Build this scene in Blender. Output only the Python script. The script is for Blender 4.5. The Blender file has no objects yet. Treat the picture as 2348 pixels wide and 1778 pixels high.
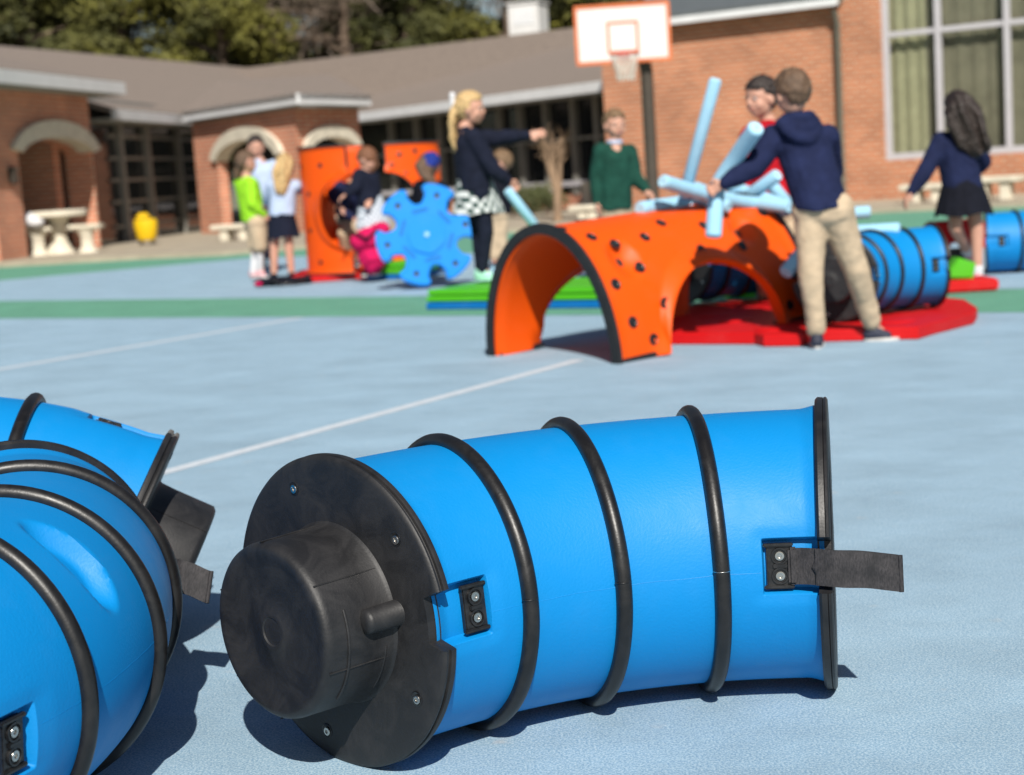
import bpy, bmesh, math, random
import numpy as np
from mathutils import Vector, Matrix
R_ = math.radians
scn = bpy.context.scene
col = scn.collection
random.seed(7)
rng = np.random.default_rng(7)

# ------------------------------------------------------------------ camera
CW, CH, CF = 2348.0, 1778.0, 3700.0
CAM_H = 0.88
roll = math.atan(0.065)
pitch = math.atan((CH/2-395)*math.cos(roll)/CF)
F = Vector((0, math.cos(pitch), -math.sin(pitch)))
R0 = Vector((1, 0, 0)); U0 = R0.cross(F)
RX = R0*math.cos(roll)-U0*math.sin(roll)
UX = R0*math.sin(roll)+U0*math.cos(roll)
cam_d = bpy.data.cameras.new("camera"); cam = bpy.data.objects.new("camera", cam_d); col.objects.link(cam)
cam.matrix_world = Matrix(((RX.x, UX.x, -F.x, 0), (RX.y, UX.y, -F.y, 0), (RX.z, UX.z, -F.z, CAM_H), (0, 0, 0, 1)))
cam_d.sensor_width = 36; cam_d.lens = CF/CW*36; cam_d.clip_end = 2000; cam_d.clip_start = 0.05
cam_d.dof.use_dof = True; cam_d.dof.focus_distance = 2.42; cam_d.dof.aperture_fstop = 5.0
scn.camera = cam
scn.render.resolution_x = 1024; scn.render.resolution_y = 775

# ------------------------------------------------------------------ light
SUN_EL, SUN_AZ = 41.0, -6.0          # azimuth: degrees to the left of straight behind the camera
w = bpy.data.worlds.new("World"); scn.world = w; w.use_nodes = True
nt = w.node_tree; sky = nt.nodes.new('ShaderNodeTexSky'); sky.sky_type = 'NISHITA'; sky.sun_disc = False
sdir = Vector((-math.sin(R_(SUN_AZ))*math.cos(R_(SUN_EL)), -math.cos(R_(SUN_AZ))*math.cos(R_(SUN_EL)), math.sin(R_(SUN_EL))))
sky.sun_elevation = R_(SUN_EL); sky.sun_rotation = math.atan2(sdir.x, sdir.y)
nt.links.new(sky.outputs[0], nt.nodes['Background'].inputs[0]); nt.nodes['Background'].inputs[1].default_value = 0.05
sl = bpy.data.lights.new("sun", 'SUN'); sl.energy = 5.0; sl.angle = R_(0.5); sl.color = (1, .95, .87)
so = bpy.data.objects.new("sun", sl); col.objects.link(so)
so.rotation_euler = (-sdir).to_track_quat('-Z', 'Y').to_euler()
scn.view_settings.view_transform = 'Standard'; scn.view_settings.look = 'None'
scn.view_settings.exposure = 0.35; scn.view_settings.gamma = 1

# ------------------------------------------------------------------ measuring: a point of the place seen in direction (x, y), at a distance or height
DS = CW/2212.0
def ray(x, y):
    return F+RX*((x*DS-CW/2)/CF)-UX*((y*DS-CH/2)/CF)
EYE = Vector((0, 0, CAM_H))
def at(x, y, Y):
    r = ray(x, y); return EYE+r*(Y/r.y)
def hz(x, y, z=0.0):
    r = ray(x, y); return EYE+r*((z-CAM_H)/r.z)
def onplane(x, y, p, n):
    r = ray(x, y); return EYE+r*((p-EYE).dot(n)/r.dot(n))

# ------------------------------------------------------------------ materials
def newmat(name):
    m = bpy.data.materials.new(name); m.use_nodes = True
    return m, m.node_tree, m.node_tree.nodes['Principled BSDF']
def N(nt, t, **k):
    n = nt.nodes.new(t)
    for a, b in k.items(): setattr(n, a, b)
    return n
KA = .80
def ks(c): return tuple(v*KA for v in c) if c else c
def mat(name, c, rough=.6, var=.12, scale=8, bump=0, bscale=60, metal=0, spec=None, c2=None, detail=4, sheen=0, trans=0, coords='Object'):
    m, nt, b = newmat(name); c = ks(c); c2 = ks(c2)
    tc = N(nt, 'ShaderNodeTexCoord')
    no = N(nt, 'ShaderNodeTexNoise'); no.inputs['Scale'].default_value = scale; no.inputs['Detail'].default_value = detail; no.inputs['Roughness'].default_value = .62
    nt.links.new(tc.outputs[coords], no.inputs['Vector'])
    rp = N(nt, 'ShaderNodeValToRGB'); e = rp.color_ramp.elements
    a = tuple(max(0, v*(1-var)) for v in c); d = tuple(min(1, v*(1+var)) for v in c) if c2 is None else c2
    e[0].color = (*a, 1); e[1].color = (*d, 1); e[0].position = .3; e[1].position = .7
    nt.links.new(no.outputs[0], rp.inputs[0]); nt.links.new(rp.outputs[0], b.inputs['Base Color'])
    b.inputs['Roughness'].default_value = rough; b.inputs['Metallic'].default_value = metal
    if spec is not None: b.inputs['Specular IOR Level'].default_value = spec
    if sheen: b.inputs['Sheen Weight'].default_value = sheen
    if bump:
        n2 = N(nt, 'ShaderNodeTexNoise'); n2.inputs['Scale'].default_value = bscale; n2.inputs['Detail'].default_value = 3
        nt.links.new(tc.outputs[coords], n2.inputs['Vector'])
        bp = N(nt, 'ShaderNodeBump'); bp.inputs['Strength'].default_value = bump; bp.inputs['Distance'].default_value = .01
        nt.links.new(n2.outputs[0], bp.inputs['Height']); nt.links.new(bp.outputs[0], b.inputs['Normal'])
    return m
def plastic(name, c, rough=.42, scuff=.06):
    """moulded polyethylene: fine orange-peel, faint scuffs"""
    c = ks(c); m, nt, b = newmat(name); b.inputs['Specular IOR Level'].default_value = .3; tc = N(nt, 'ShaderNodeTexCoord')
    n1 = N(nt, 'ShaderNodeTexNoise'); n1.inputs['Scale'].default_value = 230; n1.inputs['Detail'].default_value = 2
    n2 = N(nt, 'ShaderNodeTexNoise'); n2.inputs['Scale'].default_value = 5; n2.inputs['Detail'].default_value = 9; n2.inputs['Roughness'].default_value = .7
    n3 = N(nt, 'ShaderNodeTexNoise'); n3.inputs['Scale'].default_value = 34; n3.inputs['Detail'].default_value = 6
    mp = N(nt, 'ShaderNodeMapping'); mp.inputs['Scale'].default_value = (1, .35, 1)
    for n in (n1, n2): nt.links.new(tc.outputs['Object'], n.inputs['Vector'])
    nt.links.new(tc.outputs['Object'], mp.inputs[0]); nt.links.new(mp.outputs[0], n3.inputs['Vector'])
    mx = N(nt, 'ShaderNodeMix', data_type='RGBA'); mx.inputs[6].default_value = (*c, 1)
    mx.inputs[7].default_value = (*[min(1, v*.9+.07) for v in c], 1)
    r = N(nt, 'ShaderNodeValToRGB'); r.color_ramp.elements[0].position = .5; r.color_ramp.elements[1].position = .78
    nt.links.new(n2.outputs[0], r.inputs[0])
    ml = N(nt, 'ShaderNodeMath', operation='MULTIPLY'); ml.inputs[1].default_value = scuff*4
    nt.links.new(r.outputs[0], ml.inputs[0]); nt.links.new(ml.outputs[0], mx.inputs[0]); nt.links.new(mx.outputs[2], b.inputs['Base Color'])
    mr = N(nt, 'ShaderNodeMapRange'); mr.inputs[3].default_value = rough-.05; mr.inputs[4].default_value = rough+.14
    nt.links.new(n3.outputs[0], mr.inputs[0]); nt.links.new(mr.outputs[0], b.inputs['Roughness'])
    bp = N(nt, 'ShaderNodeBump'); bp.inputs['Strength'].default_value = .22; bp.inputs['Distance'].default_value = .002
    nt.links.new(n1.outputs[0], bp.inputs['Height']); nt.links.new(bp.outputs[0], b.inputs['Normal'])
    return m
def rubber(name, c, dust, amt=.5, rough=.5, scale=9, bump=.15):
    """black moulded part with pale dusty smears"""
    m, nt, b = newmat(name); tc = N(nt, 'ShaderNodeTexCoord')
    n2 = N(nt, 'ShaderNodeTexNoise'); n2.inputs['Scale'].default_value = scale; n2.inputs['Detail'].default_value = 8; n2.inputs['Roughness'].default_value = .66; n2.inputs['Distortion'].default_value = 1.2
    n1 = N(nt, 'ShaderNodeTexNoise'); n1.inputs['Scale'].default_value = 260
    for n in (n1, n2): nt.links.new(tc.outputs['Object'], n.inputs['Vector'])
    r = N(nt, 'ShaderNodeValToRGB'); r.color_ramp.elements[0].position = .42; r.color_ramp.elements[1].position = .8
    r.color_ramp.elements[0].color = (0, 0, 0, 1); r.color_ramp.elements[1].color = (amt, amt, amt, 1)
    nt.links.new(n2.outputs[0], r.inputs[0])
    mx = N(nt, 'ShaderNodeMix', data_type='RGBA'); mx.inputs[6].default_value = (*c, 1); mx.inputs[7].default_value = (*dust, 1)
    nt.links.new(r.outputs[0], mx.inputs[0]); nt.links.new(mx.outputs[2], b.inputs['Base Color'])
    mr = N(nt, 'ShaderNodeMapRange'); mr.inputs[3].default_value = rough-.08; mr.inputs[4].default_value = rough+.2
    nt.links.new(n2.outputs[0], mr.inputs[0]); nt.links.new(mr.outputs[0], b.inputs['Roughness'])
    bp = N(nt, 'ShaderNodeBump'); bp.inputs['Strength'].default_value = bump; bp.inputs['Distance'].default_value = .002
    nt.links.new(n1.outputs[0], bp.inputs['Height']); nt.links.new(bp.outputs[0], b.inputs['Normal'])
    return m
def webbing(name):
    m, nt, b = newmat(name); tc = N(nt, 'ShaderNodeTexCoord')
    wv = N(nt, 'ShaderNodeTexNoise'); wv.inputs['Scale'].default_value = 420; wv.inputs['Detail'].default_value = 2
    w2 = N(nt, 'ShaderNodeTexNoise'); w2.inputs['Scale'].default_value = 40; w2.inputs['Detail'].default_value = 6
    mp = N(nt, 'ShaderNodeMapping'); mp.inputs['Scale'].default_value = (1, .35, 1)
    nt.links.new(tc.outputs['Object'], mp.inputs[0]); nt.links.new(mp.outputs[0], wv.inputs['Vector']); nt.links.new(tc.outputs['Object'], w2.inputs['Vector'])
    mu = N(nt, 'ShaderNodeMath', operation='MULTIPLY'); nt.links.new(wv.outputs[0], mu.inputs[0]); nt.links.new(w2.outputs[0], mu.inputs[1])
    r = N(nt, 'ShaderNodeValToRGB'); r.color_ramp.elements[0].color = (.006, .006, .008, 1); r.color_ramp.elements[1].color = (.034, .031, .034, 1); r.color_ramp.elements[0].position = .12; r.color_ramp.elements[1].position = .42
    nt.links.new(mu.outputs[0], r.inputs[0]); nt.links.new(r.outputs[0], b.inputs['Base Color'])
    bp = N(nt, 'ShaderNodeBump'); bp.inputs['Strength'].default_value = .7; bp.inputs['Distance'].default_value = .002
    nt.links.new(mu.outputs[0], bp.inputs['Height']); nt.links.new(bp.outputs[0], b.inputs['Normal'])
    b.inputs['Roughness'].default_value = .75
    return m
def court(name, c, dark, light):
    c, dark, light = ks(c), ks(dark), ks(light)
    m, nt, b = newmat(name); tc = N(nt, 'ShaderNodeTexCoord')
    fine = N(nt, 'ShaderNodeTexNoise'); fine.inputs['Scale'].default_value = 270; fine.inputs['Detail'].default_value = 2; fine.inputs['Roughness'].default_value = .7
    mid = N(nt, 'ShaderNodeTexNoise'); mid.inputs['Scale'].default_value = 2.2; mid.inputs['Detail'].default_value = 8; mid.inputs['Roughness'].default_value = .68
    stain = N(nt, 'ShaderNodeTexNoise'); stain.inputs['Scale'].default_value = 13; stain.inputs['Detail'].default_value = 3
    mp = N(nt, 'ShaderNodeMapping'); mp.inputs['Rotation'].default_value = (0, 0, .9); mp.inputs['Scale'].default_value = (1, 1.5, 1)
    nt.links.new(tc.outputs['Object'], mp.inputs[0])
    nt.links.new(tc.outputs['Object'], fine.inputs['Vector']); nt.links.new(mp.outputs[0], mid.inputs['Vector']); nt.links.new(tc.outputs['Object'], stain.inputs['Vector'])
    r = N(nt, 'ShaderNodeValToRGB'); e = r.color_ramp.elements; e[0].position = .38; e[0].color = (*dark, 1); e[1].position = .62; e[1].color = (*light, 1)
    k = e.new(.5); k.color = (*c, 1)
    nt.links.new(fine.outputs[0], r.inputs[0])
    r2 = N(nt, 'ShaderNodeMapRange'); r2.inputs[1].default_value = .3; r2.inputs[2].default_value = .7; r2.inputs[3].default_value = .84; r2.inputs[4].default_value = 1.12
    nt.links.new(mid.outputs[0], r2.inputs[0])
    mx = N(nt, 'ShaderNodeMix', data_type='RGBA', blend_type='MULTIPLY'); mx.inputs[0].default_value = 1
    cb = N(nt, 'ShaderNodeCombineColor')
    for i in range(3): nt.links.new(r2.outputs[0], cb.inputs[i])
    nt.links.new(r.outputs[0], mx.inputs[6]); nt.links.new(cb.outputs[0], mx.inputs[7])
    st = N(nt, 'ShaderNodeValToRGB'); st.color_ramp.elements[0].position = .68; st.color_ramp.elements[1].position = .85
    st.color_ramp.elements[1].color = (.35, .35, .35, 1)
    nt.links.new(stain.outputs[0], st.inputs[0])
    m3 = N(nt, 'ShaderNodeMix', data_type='RGBA'); m3.inputs[7].default_value = (.55, .45, .36, 1)
    nt.links.new(st.outputs[0], m3.inputs[0]); nt.links.new(mx.outputs[2], m3.inputs[6])
    nt.links.new(m3.outputs[2], b.inputs['Base Color'])
    b.inputs['Roughness'].default_value = .85; b.inputs['Specular IOR Level'].default_value = .3
    bp = N(nt, 'ShaderNodeBump'); bp.inputs['Strength'].default_value = .45; bp.inputs['Distance'].default_value = .002
    nt.links.new(fine.outputs[0], bp.inputs['Height']); nt.links.new(bp.outputs[0], b.inputs['Normal'])
    return m
def brick(name, a, c, mortar):
    m, nt, b = newmat(name); tc = N(nt, 'ShaderNodeTexCoord'); sp = N(nt, 'ShaderNodeSeparateXYZ'); nt.links.new(tc.outputs['Object'], sp.inputs[0])
    ad = N(nt, 'ShaderNodeMath', operation='ADD'); nt.links.new(sp.outputs[0], ad.inputs[0]); nt.links.new(sp.outputs[1], ad.inputs[1])
    cb = N(nt, 'ShaderNodeCombineXYZ'); nt.links.new(ad.outputs[0], cb.inputs[0]); nt.links.new(sp.outputs[2], cb.inputs[1])
    br = N(nt, 'ShaderNodeTexBrick'); br.inputs['Scale'].default_value = 1; br.inputs['Brick Width'].default_value = .21; br.inputs['Row Height'].default_value = .076
    br.inputs['Mortar Size'].default_value = .011; br.inputs['Color1'].default_value = (*a, 1); br.inputs['Color2'].default_value = (*c, 1); br.inputs['Mortar'].default_value = (*mortar, 1)
    br.inputs['Mortar Smooth'].default_value = .2; br.inputs['Bias'].default_value = -.1
    nt.links.new(cb.outputs[0], br.inputs['Vector'])
    no = N(nt, 'ShaderNodeTexNoise'); no.inputs['Scale'].default_value = .9; no.inputs['Detail'].default_value = 8; nt.links.new(cb.outputs[0], no.inputs['Vector'])
    r2 = N(nt, 'ShaderNodeMapRange'); r2.inputs[1].default_value = .3; r2.inputs[2].default_value = .7; r2.inputs[3].default_value = .8; r2.inputs[4].default_value = 1.18
    nt.links.new(no.outputs[0], r2.inputs[0]); c2 = N(nt, 'ShaderNodeCombineColor')
    for i in range(3): nt.links.new(r2.outputs[0], c2.inputs[i])
    mx = N(nt, 'ShaderNodeMix', data_type='RGBA', blend_type='MULTIPLY'); mx.inputs[0].default_value = 1
    nt.links.new(br.outputs[0], mx.inputs[6]); nt.links.new(c2.outputs[0], mx.inputs[7]); nt.links.new(mx.outputs[2], b.inputs['Base Color'])
    b.inputs['Roughness'].default_value = .9
    return m
def cloth(name, c, c2=None, var=.25, scale=14, rough=.9, bump=.9, bscale=16):
    return mat(name, c, rough, var, scale, bump, bscale, c2=c2, sheen=0, spec=.15)
def plaid(name, a, b_, k=34):
    m, nt, b = newmat(name); tc = N(nt, 'ShaderNodeTexCoord'); sp = N(nt, 'ShaderNodeSeparateXYZ'); nt.links.new(tc.outputs['Object'], sp.inputs[0])
    ad = N(nt, 'ShaderNodeMath', operation='ADD'); nt.links.new(sp.outputs[0], ad.inputs[0]); nt.links.new(sp.outputs[1], ad.inputs[1])
    cb = N(nt, 'ShaderNodeCombineXYZ'); nt.links.new(ad.outputs[0], cb.inputs[0]); nt.links.new(sp.outputs[2], cb.inputs[1])
    ck = N(nt, 'ShaderNodeTexChecker'); ck.inputs['Scale'].default_value = k; ck.inputs['Color1'].default_value = (*a, 1); ck.inputs['Color2'].default_value = (*b_, 1)
    nt.links.new(cb.outputs[0], ck.inputs['Vector']); nt.links.new(ck.outputs[0], b.inputs['Base Color']); b.inputs['Roughness'].default_value = .9
    return m
def glass(name, c, rough=.08):
    m, nt, b = newmat(name); b.inputs['Base Color'].default_value = (*c, 1); b.inputs['Roughness'].default_value = rough; b.inputs['Specular IOR Level'].default_value = .6
    no = N(nt, 'ShaderNodeTexNoise'); no.inputs['Scale'].default_value = 1.3; tc = N(nt, 'ShaderNodeTexCoord'); nt.links.new(tc.outputs['Object'], no.inputs['Vector'])
    bp = N(nt, 'ShaderNodeBump'); bp.inputs['Strength'].default_value = .12; bp.inputs['Distance'].default_value = .05
    nt.links.new(no.outputs[0], bp.inputs['Height']); nt.links.new(bp.outputs[0], b.inputs['Normal'])
    r = N(nt, 'ShaderNodeValToRGB'); r.color_ramp.elements[0].color = (*[v*.6 for v in c], 1); r.color_ramp.elements[1].color = (*[min(1, v*1.5) for v in c], 1)
    nt.links.new(no.outputs[0], r.inputs[0]); nt.links.new(r.outputs[0], b.inputs['Base Color'])
    return m
M = dict(
    blue=plastic('blue_plastic', (.0, .245, .64), .5, .03), orange=plastic('orange_plastic', (.88, .095, .0), .45, .03),
    red=plastic('red_plastic', (.62, .002, .004), .55), green=plastic('green_plastic', (.09, .50, .012), .45),
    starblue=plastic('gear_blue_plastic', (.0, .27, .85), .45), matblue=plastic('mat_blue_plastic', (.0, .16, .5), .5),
    black=rubber('black_cap', (.0085, .0085, .0095), (.070, .067, .068), .27, .48, 13), rim=rubber('black_edge', (.007, .007, .008), (.04, .038, .038), .35, .42, 14),
    band=rubber('black_band', (.006, .0055, .0055), (.03, .028, .027), .4, .36, 22, .1), clamp=rubber('black_clamp', (.007, .007, .008), (.05, .05, .05), .4, .3, 40, .1),
    steel=mat('steel_screw', (.62, .6, .56), .25, .1, 60, metal=1), web=webbing('strap_webbing'),
    noodle=mat('foam_noodle', (.36, .66, .86), .85, .04, 20, .3, 300), noodle_end=mat('foam_cut', (.5, .8, .95), .9, .04, 40, .4, 300),
    sky_court=court('court_blue', (.325, .48, .605), (.215, .36, .50), (.465, .615, .71)), green_court=court('court_green', (.13, .36, .25), (.10, .30, .20), (.19, .44, .32)),
    line=mat('line_paint', (.66, .72, .78), .8, .12, 30, .4, 300), white=mat('white_paint', (.78, .77, .75), .5, .05, 3),
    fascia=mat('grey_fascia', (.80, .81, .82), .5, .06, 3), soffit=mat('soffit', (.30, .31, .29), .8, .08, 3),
    brick=brick('red_brick', (.56, .18, .095), (.42, .125, .07), (.50, .39, .28)), brickg=brick('orange_brick', (.47, .165, .078), (.34, .11, .052), (.43, .31, .21)),
    shingle=mat('roof_shingles', (.24, .195, .165), .95, .25, 26, .5, 40, detail=8), metalroof=mat('dark_metal_roof', (.13, .145, .15), .5, .1, 3),
    stone=mat('pale_stone', (.74, .68, .55), .85, .15, 6, .3, 30), conc=mat('walk_concrete', (.43, .37, .28), .9, .15, 3, .3, 40), mulch=mat('mulch', (.12, .075, .05), 1, .4, 20, .8, 30),
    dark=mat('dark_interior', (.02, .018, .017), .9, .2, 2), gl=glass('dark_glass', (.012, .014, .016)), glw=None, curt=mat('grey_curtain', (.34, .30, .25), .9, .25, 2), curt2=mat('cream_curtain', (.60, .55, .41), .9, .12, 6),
    frame=mat('grey_mullion', (.26, .25, .22), .6, .1, 4), framew=mat('pale_frame', (.55, .53, .56), .6, .05, 4),
    bark=mat('bark', (.17, .12, .085), .95, .35, 9, .8, 20), tan=mat('smooth_bark', (.30, .20, .125), .8, .25, 6, .4, 14),
    yellow=plastic('yellow_plastic', (.85, .55, .01), .45), orim=mat('orange_board_edge', (.75, .18, .05), .6, .1, 5), hoopred=mat('hoop_red', (.55, .03, .02), .4, .1, 5),
    net=mat('net_cord', (.75, .72, .66), .9, .1, 30), pole=mat('dark_post', (.065, .05, .038), .6, .2, 6), metal=mat('grey_pipe', (.13, .125, .1), .5, .1, 6),
    navy=cloth('navy_cloth', (.014, .02, .062)), navyd=cloth('dark_navy_cloth', (.010, .013, .028)), khaki=cloth('khaki_cloth', (.58, .45, .31), var=.14), gsweat=cloth('green_knit', (.012, .062, .045)),
    redc=cloth('red_jacket', (.5, .01, .02)), lime=cloth('lime_cloth', (.34, .75, .03), var=.12), paleblue=cloth('pale_blue_shirt', (.48, .58, .78), var=.08), blackc=cloth('black_cloth', (.008, .009, .016)),
    whitec=cloth('white_cloth', (.72, .72, .74), var=.06), mint=mat('mint_shoe', (.42, .80, .66), .7, .1, 20), plaidg=plaid('green_plaid', (.02, .05, .045), (.55, .58, .58), 26), plaidb=plaid('grey_plaid', (.25, .3, .36), (.6, .63, .68), 40),
    sole=mat('shoe_sole', (.62, .60, .58), .7, .1, 20), shoe=mat('navy_shoe', (.02, .025, .05), .7, .2, 20), pinkshoe=mat('pink_shoe', (.75, .4, .42), .7, .1, 20),
    skin=mat('light_skin', (.62, .33, .235), .55, .07, 12, .1, 60), skin2=mat('tan_skin', (.5, .26, .17), .55, .07, 12, .1, 60), lips=mat('lips', (.5, .16, .13), .5, .05, 20), eye=mat('eye_white', (.75, .74, .72), .25, .03, 20), iris=mat('iris', (.03, .02, .015), .2, .2, 20),
    blonde=mat('blonde_hair', (.62, .42, .19), .6, .35, 55, .9, 90), brown=mat('brown_hair', (.13, .075, .042), .55, .4, 55, .9, 90), darkh=mat('dark_hair', (.028, .017, .013), .5, .4, 55, .9, 90), ltbrown=mat('light_brown_hair', (.2, .12, .06), .6, .4, 55, .9, 90), redh=mat('auburn_hair', (.20, .08, .035), .6, .4, 55, .9, 90),
    magenta=cloth('magenta_cloth', (.62, .01, .10)), capblue=cloth('blue_cap_cloth', (.02, .04, .25)),
)
def clearglass(name):
    m = bpy.data.materials.new(name); m.use_nodes = True; nt = m.node_tree; nt.nodes.clear()
    o = N(nt, 'ShaderNodeOutputMaterial'); mx = N(nt, 'ShaderNodeMixShader'); t = N(nt, 'ShaderNodeBsdfTransparent'); g = N(nt, 'ShaderNodeBsdfGlossy'); fr = N(nt, 'ShaderNodeLayerWeight'); ml = N(nt, 'ShaderNodeMath', operation='MULTIPLY'); ml.inputs[1].default_value = .35
    t.inputs[0].default_value = (.86, .88, .84, 1); g.inputs['Roughness'].default_value = .03; fr.inputs[0].default_value = .35
    no = N(nt, 'ShaderNodeTexNoise'); no.inputs['Scale'].default_value = 1.1; bp = N(nt, 'ShaderNodeBump'); bp.inputs['Strength'].default_value = .15; bp.inputs['Distance'].default_value = .05
    nt.links.new(no.outputs[0], bp.inputs['Height']); nt.links.new(bp.outputs[0], g.inputs['Normal'])
    nt.links.new(fr.outputs[1], ml.inputs[0]); nt.links.new(ml.outputs[0], mx.inputs[0]); nt.links.new(t.outputs[0], mx.inputs[1]); nt.links.new(g.outputs[0], mx.inputs[2]); nt.links.new(mx.outputs[0], o.inputs[0])
    return m
M['glw'] = clearglass('window_glass')
def leafmat(name, c, c2):
    m, nt, b = newmat(name); gi = N(nt, 'ShaderNodeTexCoord'); no = N(nt, 'ShaderNodeTexNoise'); no.inputs['Scale'].default_value = .5; no.inputs['Detail'].default_value = 6
    nt.links.new(gi.outputs['Object'], no.inputs['Vector']); r = N(nt, 'ShaderNodeValToRGB'); r.color_ramp.elements[0].position = .35; r.color_ramp.elements[1].position = .65
    r.color_ramp.elements[0].color = (*c, 1); r.color_ramp.elements[1].color = (*c2, 1); nt.links.new(no.outputs[0], r.inputs[0]); nt.links.new(r.outputs[0], b.inputs['Base Color'])
    b.inputs['Roughness'].default_value = .7; b.inputs['Transmission Weight'].default_value = 0
    return m
M['needle'] = leafmat('pine_needles', (.04, .043, .008), (.155, .145, .02))
M['needle2'] = leafmat('dark_pine_needles', (.024, .028, .008), (.085, .085, .015))
M['twig'] = leafmat('bare_twigs', (.10, .075, .055), (.22, .17, .13))
M['shrub'] = leafmat('shrub_leaves', (.04, .05, .014), (.11, .12, .04))

# ------------------------------------------------------------------ mesh helpers
class MB:
    def __init__(s): s.v = []; s.f = []
    def add(s, vs, fs):
        o = len(s.v); s.v += [tuple(p) for p in vs]; s.f += [tuple(i+o for i in f) for f in fs]; return s
    def box(s, c, d, rz=0, bev=0):
        hx, hy, hzz = d[0]/2, d[1]/2, d[2]/2
        bm = bmesh.new(); bmesh.ops.create_cube(bm, size=1)
        for v in bm.verts: v.co = Vector((v.co.x*d[0], v.co.y*d[1], v.co.z*d[2]))
        if bev: bmesh.ops.bevel(bm, geom=bm.edges[:], offset=bev, segments=2, affect='EDGES')
        bm.transform(Matrix.Translation(Vector(c)) @ Matrix.Rotation(rz, 4, 'Z'))
        bm.verts.index_update(); s.add([v.co[:] for v in bm.verts], [[v.index for v in f.verts] for f in bm.faces]); bm.free(); return s
    def mbox(s, mtx, d, bev=0):
        bm = bmesh.new(); bmesh.ops.create_cube(bm, size=1)
        for v in bm.verts: v.co = Vector((v.co.x*d[0], v.co.y*d[1], v.co.z*d[2]))
        if bev: bmesh.ops.bevel(bm, geom=bm.edges[:], offset=bev, segments=2, affect='EDGES')
        bm.transform(mtx); bm.verts.index_update(); s.add([v.co[:] for v in bm.verts], [[v.index for v in f.verts] for f in bm.faces]); bm.free(); return s
    def tube(s, path, r, n=12, cap=True, closed=False):
        P = [Vector(p) for p in path]; L = len(P); rs = r if hasattr(r, '__len__') else [r]*L
        vs = []; fs = []; prev = None
        for i, p in enumerate(P):
            t = (P[(i+1) % L]-P[i-1]) if closed else (P[min(i+1, L-1)]-P[max(i-1, 0)]); t.normalize()
            if prev is None: a = t.orthogonal().normalized()
            else: a = (prev-t*prev.dot(t)).normalized()
            prev = a; b = t.cross(a)
            for k in range(n):
                q = 2*math.pi*k/n; vs.append(p+(a*math.cos(q)+b*math.sin(q))*rs[i])
        for i in range(L if closed else L-1):
            j = (i+1) % L
            for k in range(n): fs.append((i*n+k, i*n+(k+1) % n, j*n+(k+1) % n, j*n+k))
        if cap and not closed: fs.append(tuple(range(n))[::-1]); fs.append(tuple((L-1)*n+k for k in range(n)))
        return s.add(vs, fs)
    def lathe(s, prof, mtx, n=32, rf=None):
        """prof: (r, z) ; rf(theta, r) lets the radius vary"""
        vs = []; fs = []
        for r, z in prof:
            for k in range(n):
                q = 2*math.pi*k/n; rr = rf(q, r) if rf else r
                vs.append(mtx @ Vector((rr*math.cos(q), rr*math.sin(q), z)))
        for i in range(len(prof)-1):
            for k in range(n): fs.append((i*n+k, i*n+(k+1) % n, (i+1)*n+(k+1) % n, (i+1)*n+k))
        fs.append(tuple(range(n))[::-1]); fs.append(tuple((len(prof)-1)*n+k for k in range(n)))
        return s.add(vs, fs)
    def prism(s, poly, z0, z1, bev=0, mtx=None):
        bm = bmesh.new(); vs = [bm.verts.new((p[0], p[1], z0)) for p in poly]; f = bm.faces.new(vs)
        ex = bmesh.ops.extrude_face_region(bm, geom=[f]); up = [g for g in ex['geom'] if isinstance(g, bmesh.types.BMVert)]
        for v in up: v.co.z = z1
        bmesh.ops.recalc_face_normals(bm, faces=bm.faces[:])
        if bev:
            ed = [e for e in bm.edges if abs(e.verts[0].co.z-e.verts[1].co.z) < 1e-6]
            bmesh.ops.bevel(bm, geom=ed, offset=bev, segments=3, affect='EDGES')
        if mtx: bm.transform(mtx)
        bm.verts.index_update(); s.add([v.co[:] for v in bm.verts], [[v.index for v in f.verts] for f in bm.faces]); bm.free(); return s
    def ell(s, c, rad, mtx=None, u=20, v=12):
        bm = bmesh.new(); bmesh.ops.create_uvsphere(bm, u_segments=u, v_segments=v, radius=1)
        m = Matrix.Translation(Vector(c)) @ (mtx or Matrix.Identity(4)) @ Matrix.Diagonal((*rad, 1)); bm.transform(m)
        bm.verts.index_update(); s.add([v.co[:] for v in bm.verts], [[v.index for v in f.verts] for f in bm.faces]); bm.free(); return s
    def build(s, name, m, parent=None, smooth=None, label=None, origin=None):
        me = bpy.data.meshes.new(name)
        vs = s.v
        if origin is not None: o_ = Vector(origin); vs = [tuple(Vector(p)-o_) for p in vs]
        me.from_pydata(vs, [], s.f); me.materials.append(M[m] if isinstance(m, str) else m)
        bm = bmesh.new(); bm.from_mesh(me); bmesh.ops.recalc_face_normals(bm, faces=bm.faces[:]); bm.to_mesh(me); bm.free()
        if smooth is not None:
            me.polygons.foreach_set('use_smooth', [True]*len(me.polygons))
            if smooth < 180: me.set_sharp_from_angle(angle=R_(smooth))
        o = bpy.data.objects.new(name, me); col.objects.link(o)
        if origin is not None: o.location = origin
        if parent: o.parent = parent
        if label: o['label'] = label
        return o
def tag(o, label=None, cat=None, group=None, kind=None):
    if label: o['label'] = label
    if cat: o['category'] = cat
    if group: o['group'] = group
    if kind: o['kind'] = kind
    return o
def thing(name, label, cat, loc=(0, 0, 0), rz=0, group=None):
    o = bpy.data.objects.new(name, None); col.objects.link(o); o.location = loc; o.rotation_euler = (0, 0, rz); o.empty_display_size = .1
    return tag(o, label, cat, group)
def children(o): return [c for c in bpy.data.objects if c.parent == o]
def copy_tree(o, parent=None):
    c = o.copy(); col.objects.link(c); c.parent = parent
    for ch in children(o): copy_tree(ch, c)
    return c
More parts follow.
